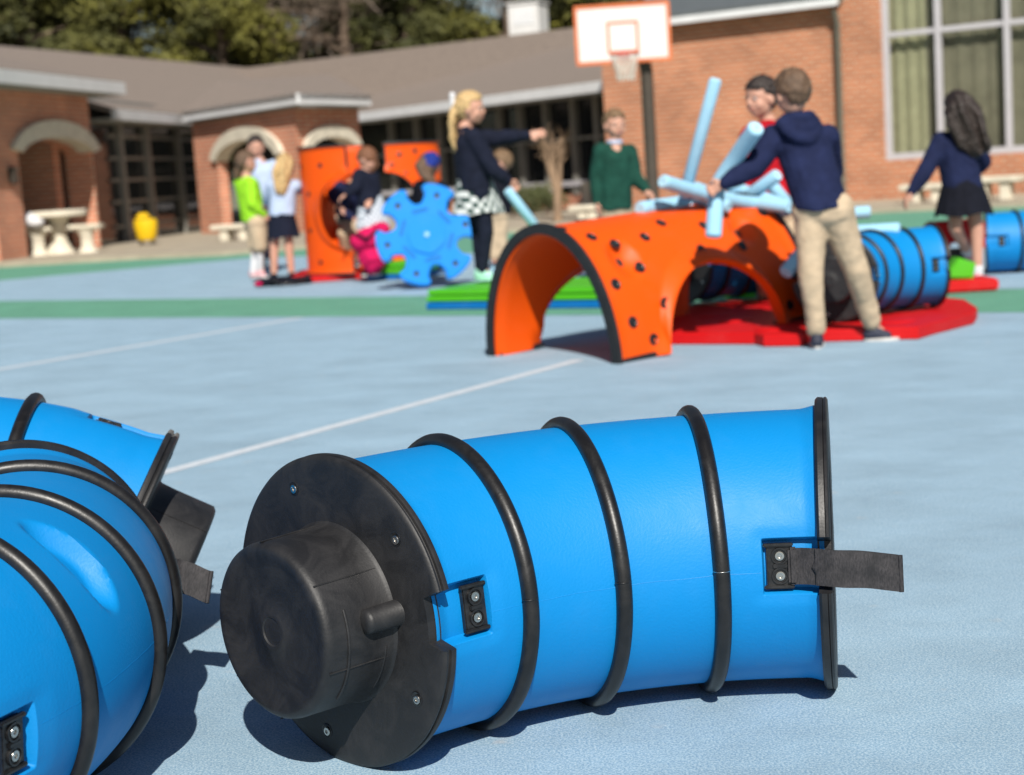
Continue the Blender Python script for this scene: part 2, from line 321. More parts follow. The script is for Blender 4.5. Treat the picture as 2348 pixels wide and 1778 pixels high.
def bake(o, mods):
    for t, k in mods:
        md = o.modifiers.new(t, t)
        for a, b in k.items(): setattr(md, a, b)
    dg = bpy.context.evaluated_depsgraph_get(); me = bpy.data.meshes.new_from_object(o.evaluated_get(dg))
    old = o.data; o.modifiers.clear(); o.data = me; bpy.data.meshes.remove(old); return o
def sheet(name, pts, z, m, kind='structure'):
    c = Vector((0, 0, 0)); b = MB().add([(p[0], p[1], z) for p in pts], [tuple(range(len(pts)))]); o = b.build(name, m)
    if kind: o['kind'] = kind
    return o

# ------------------------------------------------------------------ ground
sheet('ground', [(-400, -20), (400, -20), (400, 900), (-400, 900)], -.004, mat('far_ground', (.2, .2, .13), .95, .2, 1))
g_ = [(-30, -6), (30, -6), (30, 30), (-30, 30)]
sheet('green_court_surface', g_, 0.0, 'green_court')
b0 = hz(0, 607); b1 = hz(560, 557); b2 = hz(1075, 547); b3 = hz(2017, 503)
e_l = b0+(b0-b1)*6; e_r = b3+(b3-b2)*3
sheet('blue_court_surface', [(-20, -5), (20, -5), e_r, b3, b2, b1, b0, e_l], .004, 'sky_court')
# green stripe
s1, s2 = hz(0, 652), hz(2212, 626); s3, s4 = hz(2212, 677), hz(0, 690)
du = (s1-s2).normalized(); dv = (s4-s3).normalized()
sheet('green_stripe', [s1+du*12, s2-du*14, s3-dv*14, s4+dv*12], .0055, 'green_court')
def stripe(name, a, b, wd, z, m):
    d = (b-a).normalized(); n = Vector((-d.y, d.x, 0))*wd/2
    return sheet(name, [a-n, b-n, b+n, a+n], z, m)
la, lb = hz(370, 1020), hz(1240, 783); dl = (lb-la).normalized()
stripe('court_line', la-dl*3, lb+dl*.05, .062, .0055, 'line')
lc, ld = hz(0, 800), hz(630, 692); dl2 = (ld-lc).normalized()
stripe('court_line', lc-dl2*4, ld+dl2*.1, .07, .0055, 'line')

# ------------------------------------------------------------------ tunnel barrels
ARC, BEND, RC = .847, R_(56.9), .847/R_(56.9)
RB, RFL = .221, .240
def bar_frame(s):
    """centre, tangent, inner normal at arc length s; the chord runs along +X, the bend's centre lies at -Y"""
    a = BEND/2-s/RC
    x = -RC*math.sin(a); y = RC*math.cos(a)-RC*math.cos(BEND/2)
    return Vector((x, y, 0)), Vector((math.cos(a), math.sin(a), 0)), Vector((math.sin(a), -math.cos(a), 0))
def sst(x, a, b):
    t = max(0., min(1., (x-a)/(b-a))); return t*t*(3-2*t)
POCK = [(0, R_(5)), (0, R_(175)), (1, R_(4)), (1, R_(176))]
def bar_r(s, th, scoop=True):
    r = RB+.007*(1-sst(s, 0, .04))+.007*(1-sst(ARC-s, 0, .04))
    for end, tc in POCK:
        e = s if end == 0 else ARC-s
        d = abs((th-tc+math.pi) % (2*math.pi)-math.pi)*RB
        if e < .17 and d < .08:
            dep = (1-sst(e, .120, .127))*(1-sst(d, .040, .0455))
            halo = (1-sst(e, .120, .160))*(1-sst(d, .040, .066))
            r -= .021*dep*(1-.25*sst(e, .0, .02)*0)+.003*halo*(1-dep)
    if scoop:   # hand scoop moulded into the wall
        for sc, tcn in ((ARC*.375, R_(-137)),):
            dx = (s-sc)/.036; dt = ((th-tcn+math.pi) % (2*math.pi)-math.pi)*RB/.098
            q = dx*dx+dt*dt
            if q < 1: r -= .026*sst(1-q, 0, .75)
    return r
def barrel_body(ns=200, nth=300):
    # extra rows where the pockets have their steep walls
    ss = sorted(set([ARC*i/ns for i in range(ns+1)]+[.117+.0016*i for i in range(9)]+[ARC-.117-.0016*i for i in range(9)]))
    tt = [2*math.pi*k/nth for k in range(nth)]
    for _, tc in POCK:
        for sg in (-1, 1):
            for i in range(7): tt.append((tc+sg*(.039+.0011*i)/RB) % (2*math.pi))
    tt = sorted(set(round(t, 5) for t in tt)); n = len(tt)
    vs = []; fs = []
    for s in ss:
        c, t, inn = bar_frame(s)
        for q in tt:
            vs.append(c+(inn*math.cos(q)+Vector((0, 0, 1))*math.sin(q))*bar_r(s, q))
    for i in range(len(ss)-1):
        for k in range(n): fs.append((i*n+k, i*n+(k+1) % n, (i+1)*n+(k+1) % n, (i+1)*n+k))
    b = MB().add(vs, fs); rows = len(ss)
    # inner wall
    vi = []; fi = []; m2 = 24; nn = 64
    for i in range(m2+1):
        c, t, inn = bar_frame(ARC*i/m2)
        for k in range(nn):
            q = 2*math.pi*k/nn; vi.append(c+(inn*math.cos(q)+Vector((0, 0, 1))*math.sin(q))*(RB-.034))
    for i in range(m2):
        for k in range(nn): fi.append((i*nn+k, (i+1)*nn+k, (i+1)*nn+(k+1) % nn, i*nn+(k+1) % nn))
    b.add(vi, fi)
    # mould seam: a hair-thin raised line along the side
    for q0 in (R_(2), R_(178)):
        pts = []
        for i in range(60):
            s = .13+(ARC-.26)*i/59; q = q0+.003*math.sin(i*.4)+.001*math.sin(i*1.7); c, t, inn = bar_frame(s)
            pts.append(c+(inn*math.cos(q)+Vector((0, 0, 1))*math.sin(q))*(bar_r(s, q)-.0002))
        b.tube(pts, .0006, 5)
    return b
def notch(q, rr):
    for _, tc in POCK[:2]:
        d = abs((q-tc+math.pi) % (2*math.pi)-math.pi)*.23
        k = 1-sst(d, .037, .041); lip = sst(d, .041, .047)
        rr = rr-(rr-.206)*k if rr > .206 else rr
    return rr
def face_mtx(s, out):
    c, t, inn = bar_frame(s); t = t*out
    x = inn; y = Vector((0, 0, 1)); z = t
    if x.cross(y).dot(z) < 0: pass
    m = Matrix(((x.x, y.x, z.x, c.x), (x.y, y.y, z.y, c.y), (x.z, y.z, z.z, c.z), (0, 0, 0, 1)))
    return m
def side_mtx(s, q, r):
    """z outward from the wall, x along the barrel"""
    c, t, inn = bar_frame(s); o = inn*math.cos(q)+Vector((0, 0, 1))*math.sin(q); y = o.cross(t)
    p = c+o*r
    return Matrix(((t.x, y.x, o.x, p.x), (t.y, y.y, o.y, p.y), (t.z, y.z, o.z, p.z), (0, 0, 0, 1)))
BAR_BODY = None
def screw(mtx, r, name, parent):
    b = MB(); b.lathe([(r, 0), (r, .0012), (r*.93, .0022), (r*.5, .0026), (r*.42, .0024), (r*.38, .0005)], mtx, 14)
    return b.build(name, 'steel', parent, 40)
def strap_mesh(sg, L=.155, wd=.056, tilt=0.0):
    """looped webbing leaving the clamp along +X (sg=+1), doubled back on itself"""
    b = MB(); n = 26
    def path(u):  # distance along, height off the wall
        x = .022+u*L; z = .010+.016*sst(u, 0, .5)+.006*math.sin(u*5)-.004*u
        y = -.016*u*u
        return x*sg, y, z
    for off, u0, u1, ws in ((0, 0, 1, 1.), (.0042, .16, 1, 1.)):
        vs = []; fs = []
        for i in range(n+1):
            u = u0+(u1-u0)*i/n; x, y, z = path(u)
            for k in range(9):
                yy = (k/8-.5)*wd*ws
                xo = 0
                if off and i == 0: xo = -.012*(1-abs(k/4-1))+.012  # pointed tail
                vs.append((x+xo*sg*(1 if u0 else 0), y+yy+.0004*math.sin(i*.5), z+off+.0005*math.sin(k*.9+i*.2)))
        m = len(vs); vs += [(p[0], p[1], p[2]+.0026) for p in vs]
        for i in range(n):
            for k in range(8):
                a = i*9+k; fs.append((a, a+1, a+10, a+9)); fs.append((a+m, a+9+m, a+10+m, a+1+m))
        for i in range(n):
            for k in (0, 8): a = i*9+k; fs.append((a, a+9, a+9+m, a+m))
        for k in range(8):
            for i in (0, n): a = i*9+k; fs.append((a, a+1, a+1+m, a+m))
        b.add(vs, fs)
    x, y, z = path(1); pts = []
    b.tube([(x+.002*sg, y-wd/2, z+.0045), (x+.002*sg, y+wd/2, z+.0045)], .0040, 10)
    return b
def make_barrel(name, label, straps=((1, R_(4)),), drum=True, hi=True, group=None):
    global BAR_BODY
    root = thing(name, label, 'tunnel barrel', group=group)
    if BAR_BODY is None:
        BAR_BODY = barrel_body().build('barrel_wall', 'blue', root, 35)
    else:
        o = bpy.data.objects.new('barrel_wall', BAR_BODY.data); col.objects.link(o); o.parent = root
    for k in (1, 2, 3):      # rubber bands
        s = ARC*k/4; c, t, inn = bar_frame(s); path = []
        for i in range(96):
            q = 2*math.pi*i/96; path.append(c+(inn*math.cos(q)+Vector((0, 0, 1))*math.sin(q))*(RB+.0045)+t*.0012*math.sin(3*q+k))
        bd = MB().tube(path, .0128, 14, closed=True).build('band', 'band', root, 180)
        q = R_(4); mtx = side_mtx(s, q, RB+.0045)
        mb = MB().tube([c+(inn*math.cos(q)+Vector((0, 0, 1))*math.sin(q))*(RB+.0045)+(t*math.cos(a)+(inn*math.cos(q)+Vector((0, 0, 1))*math.sin(q))*math.sin(a))*.0130 for a in np.linspace(0, math.pi, 12)], .0008, 5)
        mb.build('band_joint', 'steel' if k == 3 else 'clamp', bd, 180)
    # end plates
    def rf(q, r): return notch(q, r) if r > .21 else r
    for end in (0, 1):
        s = 0 if end == 0 else ARC; mt = face_mtx(s, -1 if end == 0 else 1)
        if end == 0 and drum:
            prof = [(.200, -.010), (RFL-.006, -.010), (RFL-.001, -.008), (RFL, -.004), (RFL-.001, .001), (RFL-.005, .002), (RFL-.006, .0045), (RFL-.002, .006), (RFL-.001, .010), (RFL-.003, .013), (RFL-.008, .0145), (.222, .0145), (.14, .0145)]
            pl = MB().lathe(prof, mt, 260, rf).build('end_plate', 'black', root, 40)
            for a in (41, 113, 185, 257, 329):
                a = R_(a); mm = mt @ Matrix.Translation((.199*math.cos(a), .199*math.sin(a), .0146))
                rb = MB().lathe([(.0115, -.001), (.0115, .0006), (.0098, .0010), (.0088, .0002)], mm, 16).build('screw_recess', 'clamp', pl, 40)
                screw(mm @ Matrix.Translation((.0012, -.0012, .0004)), .0070, 'screw', pl)
            L = .138; prof = [(.142, .012), (.138, .0165), (.1355, .020), (.1335, .05), (.1315, L-.014), (.1295, L-.006), (.125, L-.0015), (.119, L), (.112, L-.0008), (.105, L-.0025), (.06, L-.004), (.032, L-.0045), (.030, L-.0030), (.022, L-.0030), (.020, L-.0048), (.005, L-.005)]
            dr = MB().lathe(prof, mt, 120).build('drum', 'black', root, 40)
            # mouldings on the drum side: a stub peg, seams and a sunk panel rib
            b = MB(); a = R_(8); p = mt @ Vector((.139*math.cos(a), .139*math.sin(a), .012)); q = mt @ Vector((.137*math.cos(a), .137*math.sin(a), .075))
            dd = (q-p).normalized()
            b.tube([p, p+dd*.003, q-dd*.008, q-dd*.003, q], [.022, .0195, .0185, .0165, .008], 20); b.build('peg', 'black', dr, 50)
            for a in (38, -19, 96, 160, -90, -140):
                a = R_(a); MB().tube([mt @ Vector((.1345*math.cos(a), .1345*math.sin(a), .02)), mt @ Vector((.1318*math.cos(a), .1318*math.sin(a), .132))], .0012, 6).build('drum_rib', 'black', dr, 60)
            MB().tube([mt @ Vector(((.1333)*math.cos(R_(a)), .1333*math.sin(R_(a)), .100)) for a in range(-44, 22, 3)], .0022, 6).build('drum_rib', 'black', dr, 60)
            MB().tube([mt @ Vector(((.1343)*math.cos(R_(a)), .1343*math.sin(R_(a)), .032)) for a in range(-44, -8, 3)], .0020, 6).build('drum_rib', 'black', dr, 60)
        else:
            prof = [(.194, -.006), (.232, -.010), (RFL-.004, -.010), (RFL, -.006), (RFL-.0005, .0025), (RFL-.0025, .0032), (RFL-.0008, .004), (RFL, .008), (RFL-.004, .0105), (.2, .0105), (.190, .008)]
            vs = []; n = 260; b = MB(); fs = []
            for r, z in prof:
                for k in range(n):
                    q = 2*math.pi*k/n; rr = rf(q, r); vs.append(mt @ Vector((rr*math.cos(q), rr*math.sin(q), z)))
            m = len(prof)
            for i in range(m):
                for k in range(n): fs.append((i*n+k, i*n+(k+1) % n, ((i+1) % m)*n+(k+1) % n, ((i+1) % m)*n+k))
            b.add(vs, fs).build('end_rim', 'rim', root, 40)
    # clamps in their pockets
    for end, tc in POCK:
        e = .090 if end else .098; s = e if end == 0 else ARC-e
        mt = side_mtx(s, tc, RB-.021)
        b = MB(); b.mbox(mt @ Matrix.Translation((0, 0, .004)), (.040, .066, .010), .0015)
        for sg in (-1, 1): b.mbox(mt @ Matrix.Translation((-.002, sg*.0325, .010)), (.046, .0055, .008), .0015)
        b.mbox(mt @ Matrix.Translation((0, 0, .0105)), (.022, .007, .005), .0012)
        b.lathe([(.013, .008), (.013, .0125), (.0105, .0125), (.0100, .0095)], mt @ Matrix.Translation((0, .0155, 0)), 20)
        b.lathe([(.013, .008), (.013, .0125), (.0105, .0125), (.0100, .0095)], mt @ Matrix.Translation((0, -.0155, 0)), 20)
        cl = b.build('clamp', 'clamp', root, 40)
        for sg in (-1, 1): screw(mt @ Matrix.Translation((0, sg*.0155, .0098)), .0075, 'screw', cl)
        for (en, tq) in straps:
            if en == end and abs(tq-tc) < .01:
                sg = 1 if end else -1
                st = strap_mesh(sg).build('strap', 'web', root, 60); st.matrix_local = mt @ Matrix.Translation((0, 0, .006))
                # folded tail beneath the clamp
                MB().mbox(Matrix.Translation((.020*sg, 0, .008)), (.016, .058, .012), .004).build('strap_fold', 'web', st, 60)
    return root
GB = 'blue tunnel barrels with black bands'
bar1 = make_barrel('tunnel_barrel', 'whole blue barrel in the front with round black end cap and strap sticking out right', group=GB)
bar1.location = (.113, 2.492, .2415); bar1.rotation_euler = (0, 0, R_(16.64))
bar2 = make_barrel('tunnel_barrel', 'large blue barrel cut off by the lower left corner, hand scoop facing up', straps=((1, R_(4)),), group=GB)
# far end centre (-.85, 2.643); travels toward the camera while bending; flipped so its cap end is near
def place_barrel2(o, far, ang):
    # ang: heading from the far end to the near end at the far end (deg); chord
    ch = ang-math.degrees(BEND)/2; chord = 2*RC*math.sin(BEND/2)
    mid = Vector((far[0]+math.cos(R_(ch))*chord/2, far[1]+math.sin(R_(ch))*chord/2, .2415))
    o.location = mid; m = Matrix.Translation(mid) @ Matrix.Rotation(R_(ch+180), 4, 'Z') @ Matrix.Rotation(math.pi, 4, 'X')
    o.matrix_world = m
place_barrel2(bar2, (-.866, 2.721), -62.25)
sp_ = at(334, 1244, 2.76); sx = Vector((.98, -.12, -.11)).normalized(); sn = Vector((-.05, -.9, .42)); sn = (sn-sx*sn.dot(sx)).normalized(); sy = sn.cross(sx)
st2 = strap_mesh(1, .082).build('strap', 'web', bar2, 60)
bpy.context.view_layer.update()
st2.matrix_local = bar2.matrix_world.inverted() @ Matrix(((sx.x, sy.x, sn.x, sp_.x), (sx.y, sy.y, sn.y, sp_.y), (sx.z, sy.z, sn.z, sp_.z), (0, 0, 0, 1)))
bar3 = make_barrel('tunnel_barrel', 'blue barrel arched up behind the lower left barrel, black cap pointing right', straps=(), group=GB)
TAU = R_(28)
ah = Vector((math.cos(R_(6.6)), math.sin(R_(6.6)), 0))
top = hz(372, 920, .436)
cend = top-ah*.112; cend.z = .213
axis = ah*math.cos(TAU)-Vector((0, 0, 1))*math.sin(TAU)     # outward at the cap end
# local frame: at s=0 the outward tangent is -(cos23.75, sin23.75); inner (-Y) points down
lt = -bar_frame(0)[1]; ln = bar_frame(0)[2]
wn = Vector((0, 0, -1)); wn = (wn-axis*wn.dot(axis)).normalized()
wz = axis.cross(wn); lz = lt.cross(ln)
A_ = Matrix((lt, ln, lz)).transposed(); B_ = Matrix((axis, wn, wz)).transposed()
rot = B_ @ A_.inverted()
bar3.matrix_world = Matrix.Translation(cend-rot @ bar_frame(0)[0]) @ rot.to_4x4()

# ------------------------------------------------------------------ orange vaults
def make_vault(name, label, bolts, scoops, group=None):
    root = thing(name, label, 'climbing arch', group=group)
    L, W, H, TC, HA, AH, TH = 1.38, .866, .62, .72, .41, .36, .05
    ts = [TC-HA*math.cos(math.pi*i/60) for i in range(61)]
    ts = [TC-HA-.0006-(TC-HA)*(1-i/16) for i in range(16)]+[TC-HA-.0006]+ts+[TC+HA+.0006+(L-TC-HA-.0006)*i/16 for i in range(17)]
    ts[0] = 0
    ts = sorted(set(ts)); n = 90
    def sec(t, f, off=0):
        """f in 0..1 over the arch from the near foot (-Y) to the far foot (+Y)"""
        u = (t-TC)/HA; z0 = AH*math.sqrt(max(0, 1-u*u)) if abs(u) < 1 else 0
        p0 = math.asin(min(.999, z0/H)); p = p0+(math.pi-2*p0)*f
        c, s = math.cos(p), math.sin(p)
        y = -c*(W/2); z = s*H
        nn = Vector((0, -c/(W/2), s/H)).normalized()
        o = off
        # flare round the side opening
        ed = min(f, 1-f)*(math.pi-2*p0)*.5
        if abs(u) < 1.25: o += .038*(1-sst(ed, .0, .10))*(1-sst(abs(u), .98, 1.25))
        o += .010*(1-sst(t, 0, .06))+.010*(1-sst(L-t, 0, .06))
        for (st, sp) in scoops:
            d = math.hypot((t-st)/.10, (p-R_(sp))*.52/.115)
            if d < 1 and off > -.001: o -= .046*(1-d*d)**1.5
        return Vector((t, y, z))+nn*o
    vs = []; fs = []; a = len(ts)
    for lay, off in ((0, 0.0), (1, -TH)):
        for t in ts:
            for k in range(n+1): vs.append(sec(t, k/n, off))
    m = a*(n+1)
    for i in range(a-1):
        for k in range(n):
            q = i*(n+1)+k; fs.append((q, q+1, q+n+2, q+n+1)); fs.append((q+m, q+n+1+m, q+n+2+m, q+1+m))
        for k in (0, n): q = i*(n+1)+k; fs.append((q, q+n+1, q+n+1+m, q+m))
    for k in range(n):
        for i in (0, a-1): q = i*(n+1)+k; fs.append((q, q+1, q+1+m, q+m))
    sh = MB().add(vs, fs).build('shell', 'orange', root, 50)
    for t0, t1 in ((-.014, .010), (L-.010, L+.014)):   # black end rims
        b = MB(); vs = []; fs = []
        for j, (t, off) in enumerate(((t0, .008), (t1, .011), (t1, -.040), (t0, -.038))):
            for k in range(n+1):
                v = sec(0 if t < .5 else L, k/n, off); vs.append((t, v.y, max(v.z, .002)))
        for j in range(4):
            for k in range(n): fs.append((j*(n+1)+k, j*(n+1)+k+1, ((j+1) % 4)*(n+1)+k+1, ((j+1) % 4)*(n+1)+k))
        for k in (0, n): fs.append(tuple(j*(n+1)+k for j in range(4)))
        b.add(vs, fs).build('end_rim', 'rim', root, 40)
    for sg in (-1, 1):  # black feet
        for x0, x1 in ((0.012, TC-HA), (TC+HA, L-.012)):
            MB().box(((x0+x1)/2, sg*(W/2-.018), .010), (x1-x0, .055, .020), bev=.004).build('foot_pad', 'rim', root, 40)
    for (t, p) in bolts:
        for s_ in (1,):
            p_ = R_(p); c, s = math.cos(p_), math.sin(p_); pos = Vector((t, -c*W/2, s*H)); nn = Vector((0, -c/(W/2), s/H)).normalized()
            u = (t-TC)/HA; z0 = AH*math.sqrt(max(0, 1-u*u)) if abs(u) < 1 else 0; p0 = math.asin(min(.999, z0/H)); ed = min(p_-p0, math.pi-p0-p_)*.5
            if abs(u) < 1.25: pos = pos+nn*.038*(1-sst(ed, .0, .10))*(1-sst(abs(u), .98, 1.25))
            mt = Matrix.Translation(pos) @ nn.to_track_quat('Z', 'Y').to_matrix().to_4x4()
            MB().lathe([(.028, -.004), (.028, .003), (.020, .006), (.016, .002), (.006, .001)], mt, 16).build('bolt', 'clamp', root, 40)
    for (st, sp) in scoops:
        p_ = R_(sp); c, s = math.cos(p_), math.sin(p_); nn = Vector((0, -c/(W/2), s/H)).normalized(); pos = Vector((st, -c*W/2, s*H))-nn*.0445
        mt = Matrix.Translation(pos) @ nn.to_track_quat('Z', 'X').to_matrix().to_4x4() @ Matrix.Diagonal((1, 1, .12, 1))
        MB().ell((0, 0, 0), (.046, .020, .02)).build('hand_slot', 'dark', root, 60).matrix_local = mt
    return root
BOLT = [(.05, 78), (.10, 34), (.62, 66), (1.0, 68), (.13, 16), (1.02, 41), (.24, 7), (.14, 64), (.236, 56), (.44, 57), (.86, 58), (.72, 42.5), (.294, 40), (.35, 21), (.20, 112), (1.30, 22), (1.32, 60), (.3, 95), (1.0, 100), (.2, 150), (.5, 128), (.9, 125), (1.25, 140), (1.22, 8)]
SCP = [(.235, 47), (1.10, 52)]
GV = 'orange climbing arches'
ORX = Vector((.755, .656, 0)).normalized()
vault = make_vault('climbing_arch', 'orange arch lying in the middle with noodles piled on top', BOLT, SCP, GV)
vault.location = (.196, 7.466, .0); vault.rotation_euler = (0, R_(-2.6), math.atan2(ORX.y, ORX.x))
# two more stand on their ends further back
v2 = copy_tree(vault); tag(v2, 'orange arch standing on end on a red base, opening to the right', 'climbing arch')
v3 = copy_tree(vault); tag(v3, 'orange arch standing on end behind the blue gear, opening to the left', 'climbing arch')
def stand(o, pos, topdir, sc=.86):
    """ridge (local Z) points to topdir (horizontal), local X points up"""
    z = Vector(topdir).normalized(); x = Vector((0, 0, -1)); y = z.cross(x); pos = Vector(pos)+Vector((0, 0, 1.38*sc))
    m = Matrix(((x.x, y.x, z.x), (x.y, y.y, z.y), (x.z, y.z, z.z))).to_4x4()
    o.rotation_euler = (0, 0, 0); o.matrix_world = Matrix.Translation(Vector(pos)) @ m @ Matrix.Diagonal((sc, sc, sc, 1))
stand(v2, (-1.30, 14.95, .07), (-1, .12, 0), .83)
stand(v3, (-1.12, 16.3, .02), (1, .05, 0), .88)

# ------------------------------------------------------------------ red mats, gears, green mats
def chaikin(p, it=2):
    for _ in range(it):
        q = []
        for i in range(len(p)):
            a, b = p[i], p[(i+1) % len(p)]; q += [(a[0]*.75+b[0]*.25, a[1]*.75+b[1]*.25), (a[0]*.25+b[0]*.75, a[1]*.25+b[1]*.75)]
        p = q
    return p
red_pts = [hz(1415, 747), hz(1630, 747), hz(1650, 752), hz(1735, 751), hz(1752, 742), hz(1880, 739), hz(1925, 737), hz(1985, 736), hz(2012, 727), hz(2104, 703), hz(2112, 690), hz(2085, 672), hz(2045, 668), hz(2000, 655), Vector((2.0, 9.1, 0)), Vector((1.6, 9.4, 0)), Vector((1.1, 9.3, 0)), Vector((.85, 8.9, 0)), Vector((.75, 8.4, 0))]
rp = [(p.x, p.y) for p in red_pts]; cr = (1.5, 8.3)
red_mat = MB().prism(rp, .004, .062, .006).build('base_mat', 'red', None, 40, origin=(cr[0], cr[1], 0))
tag(red_mat, 'flat red floor piece under the orange arch and the banded barrel', 'floor mat')
MB().add([], []).v
for (x, y, r) in ((1.25, 7.62, .085), (1.83, 7.62, .1), (1.15, 8.15, .09), (1.1, 8.45, .09)):
    MB().lathe([(r, .056), (r, .066), (r*.92, .070), (r*.4, .071)], Matrix.Translation((x-cr[0], y-cr[1], 0)), 28).build('raised_knob', 'red', red_mat, 50)
def gear_outline(r1=.43, r0=.27, n=6, ph=0):
    p = []
    for k in range(n):
        a = 360/n*k+ph
        for da, r in ((-30, r0), (-23, r0*1.02), (-16.5, r1*.82), (-20.5, r1*.92), (-18, r1*1.01), (-8, r1*1.03), (8, r1*1.03), (18, r1*1.01), (20.5, r1*.92), (16.5, r1*.82), (23, r0*1.02)):
            p.append((r*math.cos(R_(a+da)), r*math.sin(R_(a+da))))
    return chaikin(p, 2)
def make_gear(name, label, m, sc=1, group=None):
    root = thing(name, label, 'toy gear', group=group)
    MB().prism(gear_outline(.43*sc, .268*sc), -.045, .045, .012).build('gear_body', m, root, 40)
    MB().prism(chaikin([(.175*sc*math.cos(R_(60*k+a)), .175*sc*math.sin(R_(60*k+a))) for k in range(6) for a in (-22, 22)], 1), .047, .060, .006).build('centre_panel', m, root, 40)
    MB().lathe([(.020, .060), (.020, .066), (.010, .068)], Matrix.Identity(4), 16).build('hub_cap', 'noodle', root, 40)
    for k in range(6):
        a = R_(60*k); mt = Matrix.Rotation(a, 4, 'Z') @ Matrix.Translation((.345*sc, 0, .046))
        MB().lathe([(.022, -.002), (.022, .003), (.012, .001)], mt, 16).build('bolt', 'clamp', root, 40)
        mt = Matrix.Rotation(a+R_(30), 4, 'Z') @ Matrix.Translation((.212*sc, 0, .046))
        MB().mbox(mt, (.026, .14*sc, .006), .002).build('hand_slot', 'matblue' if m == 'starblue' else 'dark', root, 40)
    return root
gear = make_gear('toy_gear', 'large blue six armed gear standing on edge beside the green mat', 'starblue', .93)
gm = Matrix.Translation(at(921, 508, 12.9)) @ Matrix.Rotation(R_(6), 4, 'Z') @ Matrix.Rotation(R_(84), 4, 'X') @ Matrix.Rotation(R_(11), 4, 'Z')
gear.matrix_world = gm
def slab_mat(name, label, p0, p1, depth, layers, parent_origin=True):
    d = (p1-p0); Lx = d.length; root = thing(name, label, 'play mat', loc=p0, rz=math.atan2(d.y, d.x))
    z = .004
    for mname, h, ins, part in layers:
        MB().box((Lx/2, depth/2, z+h/2), (Lx-ins*2, depth-ins*2, h-.004), bev=.008).build(part, mname, root, 40); z += h
    return root
ma, mb_ = hz(920, 672), hz(1278, 669); mb_ = ma+(mb_-ma).normalized()*1.35
slab_mat('play_mat', 'long stack of green mats on a blue one where the blonde girl stands', ma, mb_, .85, [('matblue', .052, 0, 'blue_layer'), ('green', .042, .004, 'green_layer'), ('green', .042, .012, 'green_layer')])
mc, md_ = hz(800, 607), hz(858, 607)
slab_mat('play_mat', 'short green mat between the red base and the blue gear', hz(792, 607), hz(862, 606), .9, [('matblue', .05, 0, 'blue_layer'), ('green', .05, .004, 'green_layer'), ('green', .05, .03, 'green_layer')])
rb = MB().box((0, 0, .033), (.95, 1.3, .058), bev=.012).build('base_mat', 'red', None, 40); rb.location = hz(725, 606)+Vector((.02, .45, 0)); tag(rb, 'red base slab under the orange arch standing at left', 'floor mat')
# barrels further back
GB2 = GB
def far_barrel(label, c, rz, z=.2415, flip=False):
    o = copy_tree(bar1); tag(o, label, 'tunnel barrel', GB2)
    for ch in children(o):
        if ch.name.startswith('strap'):
            for g2 in children(ch): bpy.data.objects.remove(g2)
            bpy.data.objects.remove(ch)
    o.matrix_world = Matrix.Translation((c[0], c[1], z)) @ Matrix.Rotation(R_(rz), 4, 'Z') @ (Matrix.Rotation(math.pi, 4, 'X') if flip else Matrix.Identity(4)); return o
o = far_barrel('blue barrel on the red mat behind the child in the navy hoodie', (1.87, 7.93, 0), 36, .278); o.matrix_world = o.matrix_world @ Matrix.Scale(.88, 4)
far_barrel('blue barrel in the shade seen through the orange arch', (1.36, 9.25, 0), 20, .312)
b6 = hz(2150, 598)
o = far_barrel('blue barrel at the right edge behind the running girl', (b6.x+.36, b6.y+.30, 0), 192, .215); o.matrix_world = o.matrix_world @ Matrix.Scale(.87, 4)
rg = MB().prism([(-.17, -.09), (-.06, -.09), (-.04, -.05), (.06, -.05), (.08, -.09), (.17, -.09), (.17, .07), (.14, .09), (-.14, .09), (-.17, .07)], -.1, .1, .012, Matrix.Rotation(R_(90), 4, 'X')).build('foam_block', 'red', None, 40)
rg.location = at(2062, 550, 10.4); tag(rg, 'red notched block propped behind the green wedge, left of the running legs', 'block')
rg2 = MB().box((0, 0, 0), (.30, .24, .20), bev=.015).build('foam_block', 'black', None, 40); rg2.location = (rg.location.x, rg.location.y+.02, .105); tag(rg2, 'dark block under the red notched block, behind the green wedge', 'block')
rg.location.z = max(rg.location.z, .30)
gw = MB().prism([(-.09, -.06), (.08, -.07), (.10, .02), (.0, .06)], -.07, .07, .01, Matrix.Rotation(R_(90), 4, 'X')).build('foam_wedge', 'green', None, 40); gw.location = at(2066, 600, 9.6); gw.location.z = .15
rb2 = MB().box((0, 0, .04), (.36, .30, .07), bev=.012).build('base_mat', 'red', None, 40); rb2.location = (gw.location.x+.03, gw.location.y, .005); tag(rb2, 'small red slab under the green wedge behind the barrel at right', 'floor mat'); tag(gw, 'small green wedge block beside the red gear', 'block')
gw2 = MB().prism([(-.2, -.04), (.2, -.04), (.12, .05), (-.12, .05)], -.12, .12, .01, Matrix.Rotation(R_(90), 4, 'X')).build('foam_wedge', 'green', None, 40); gw2.location = (1.58, 10.2, .045); tag(gw2, 'low green block on the ground seen through the orange arch', 'block')

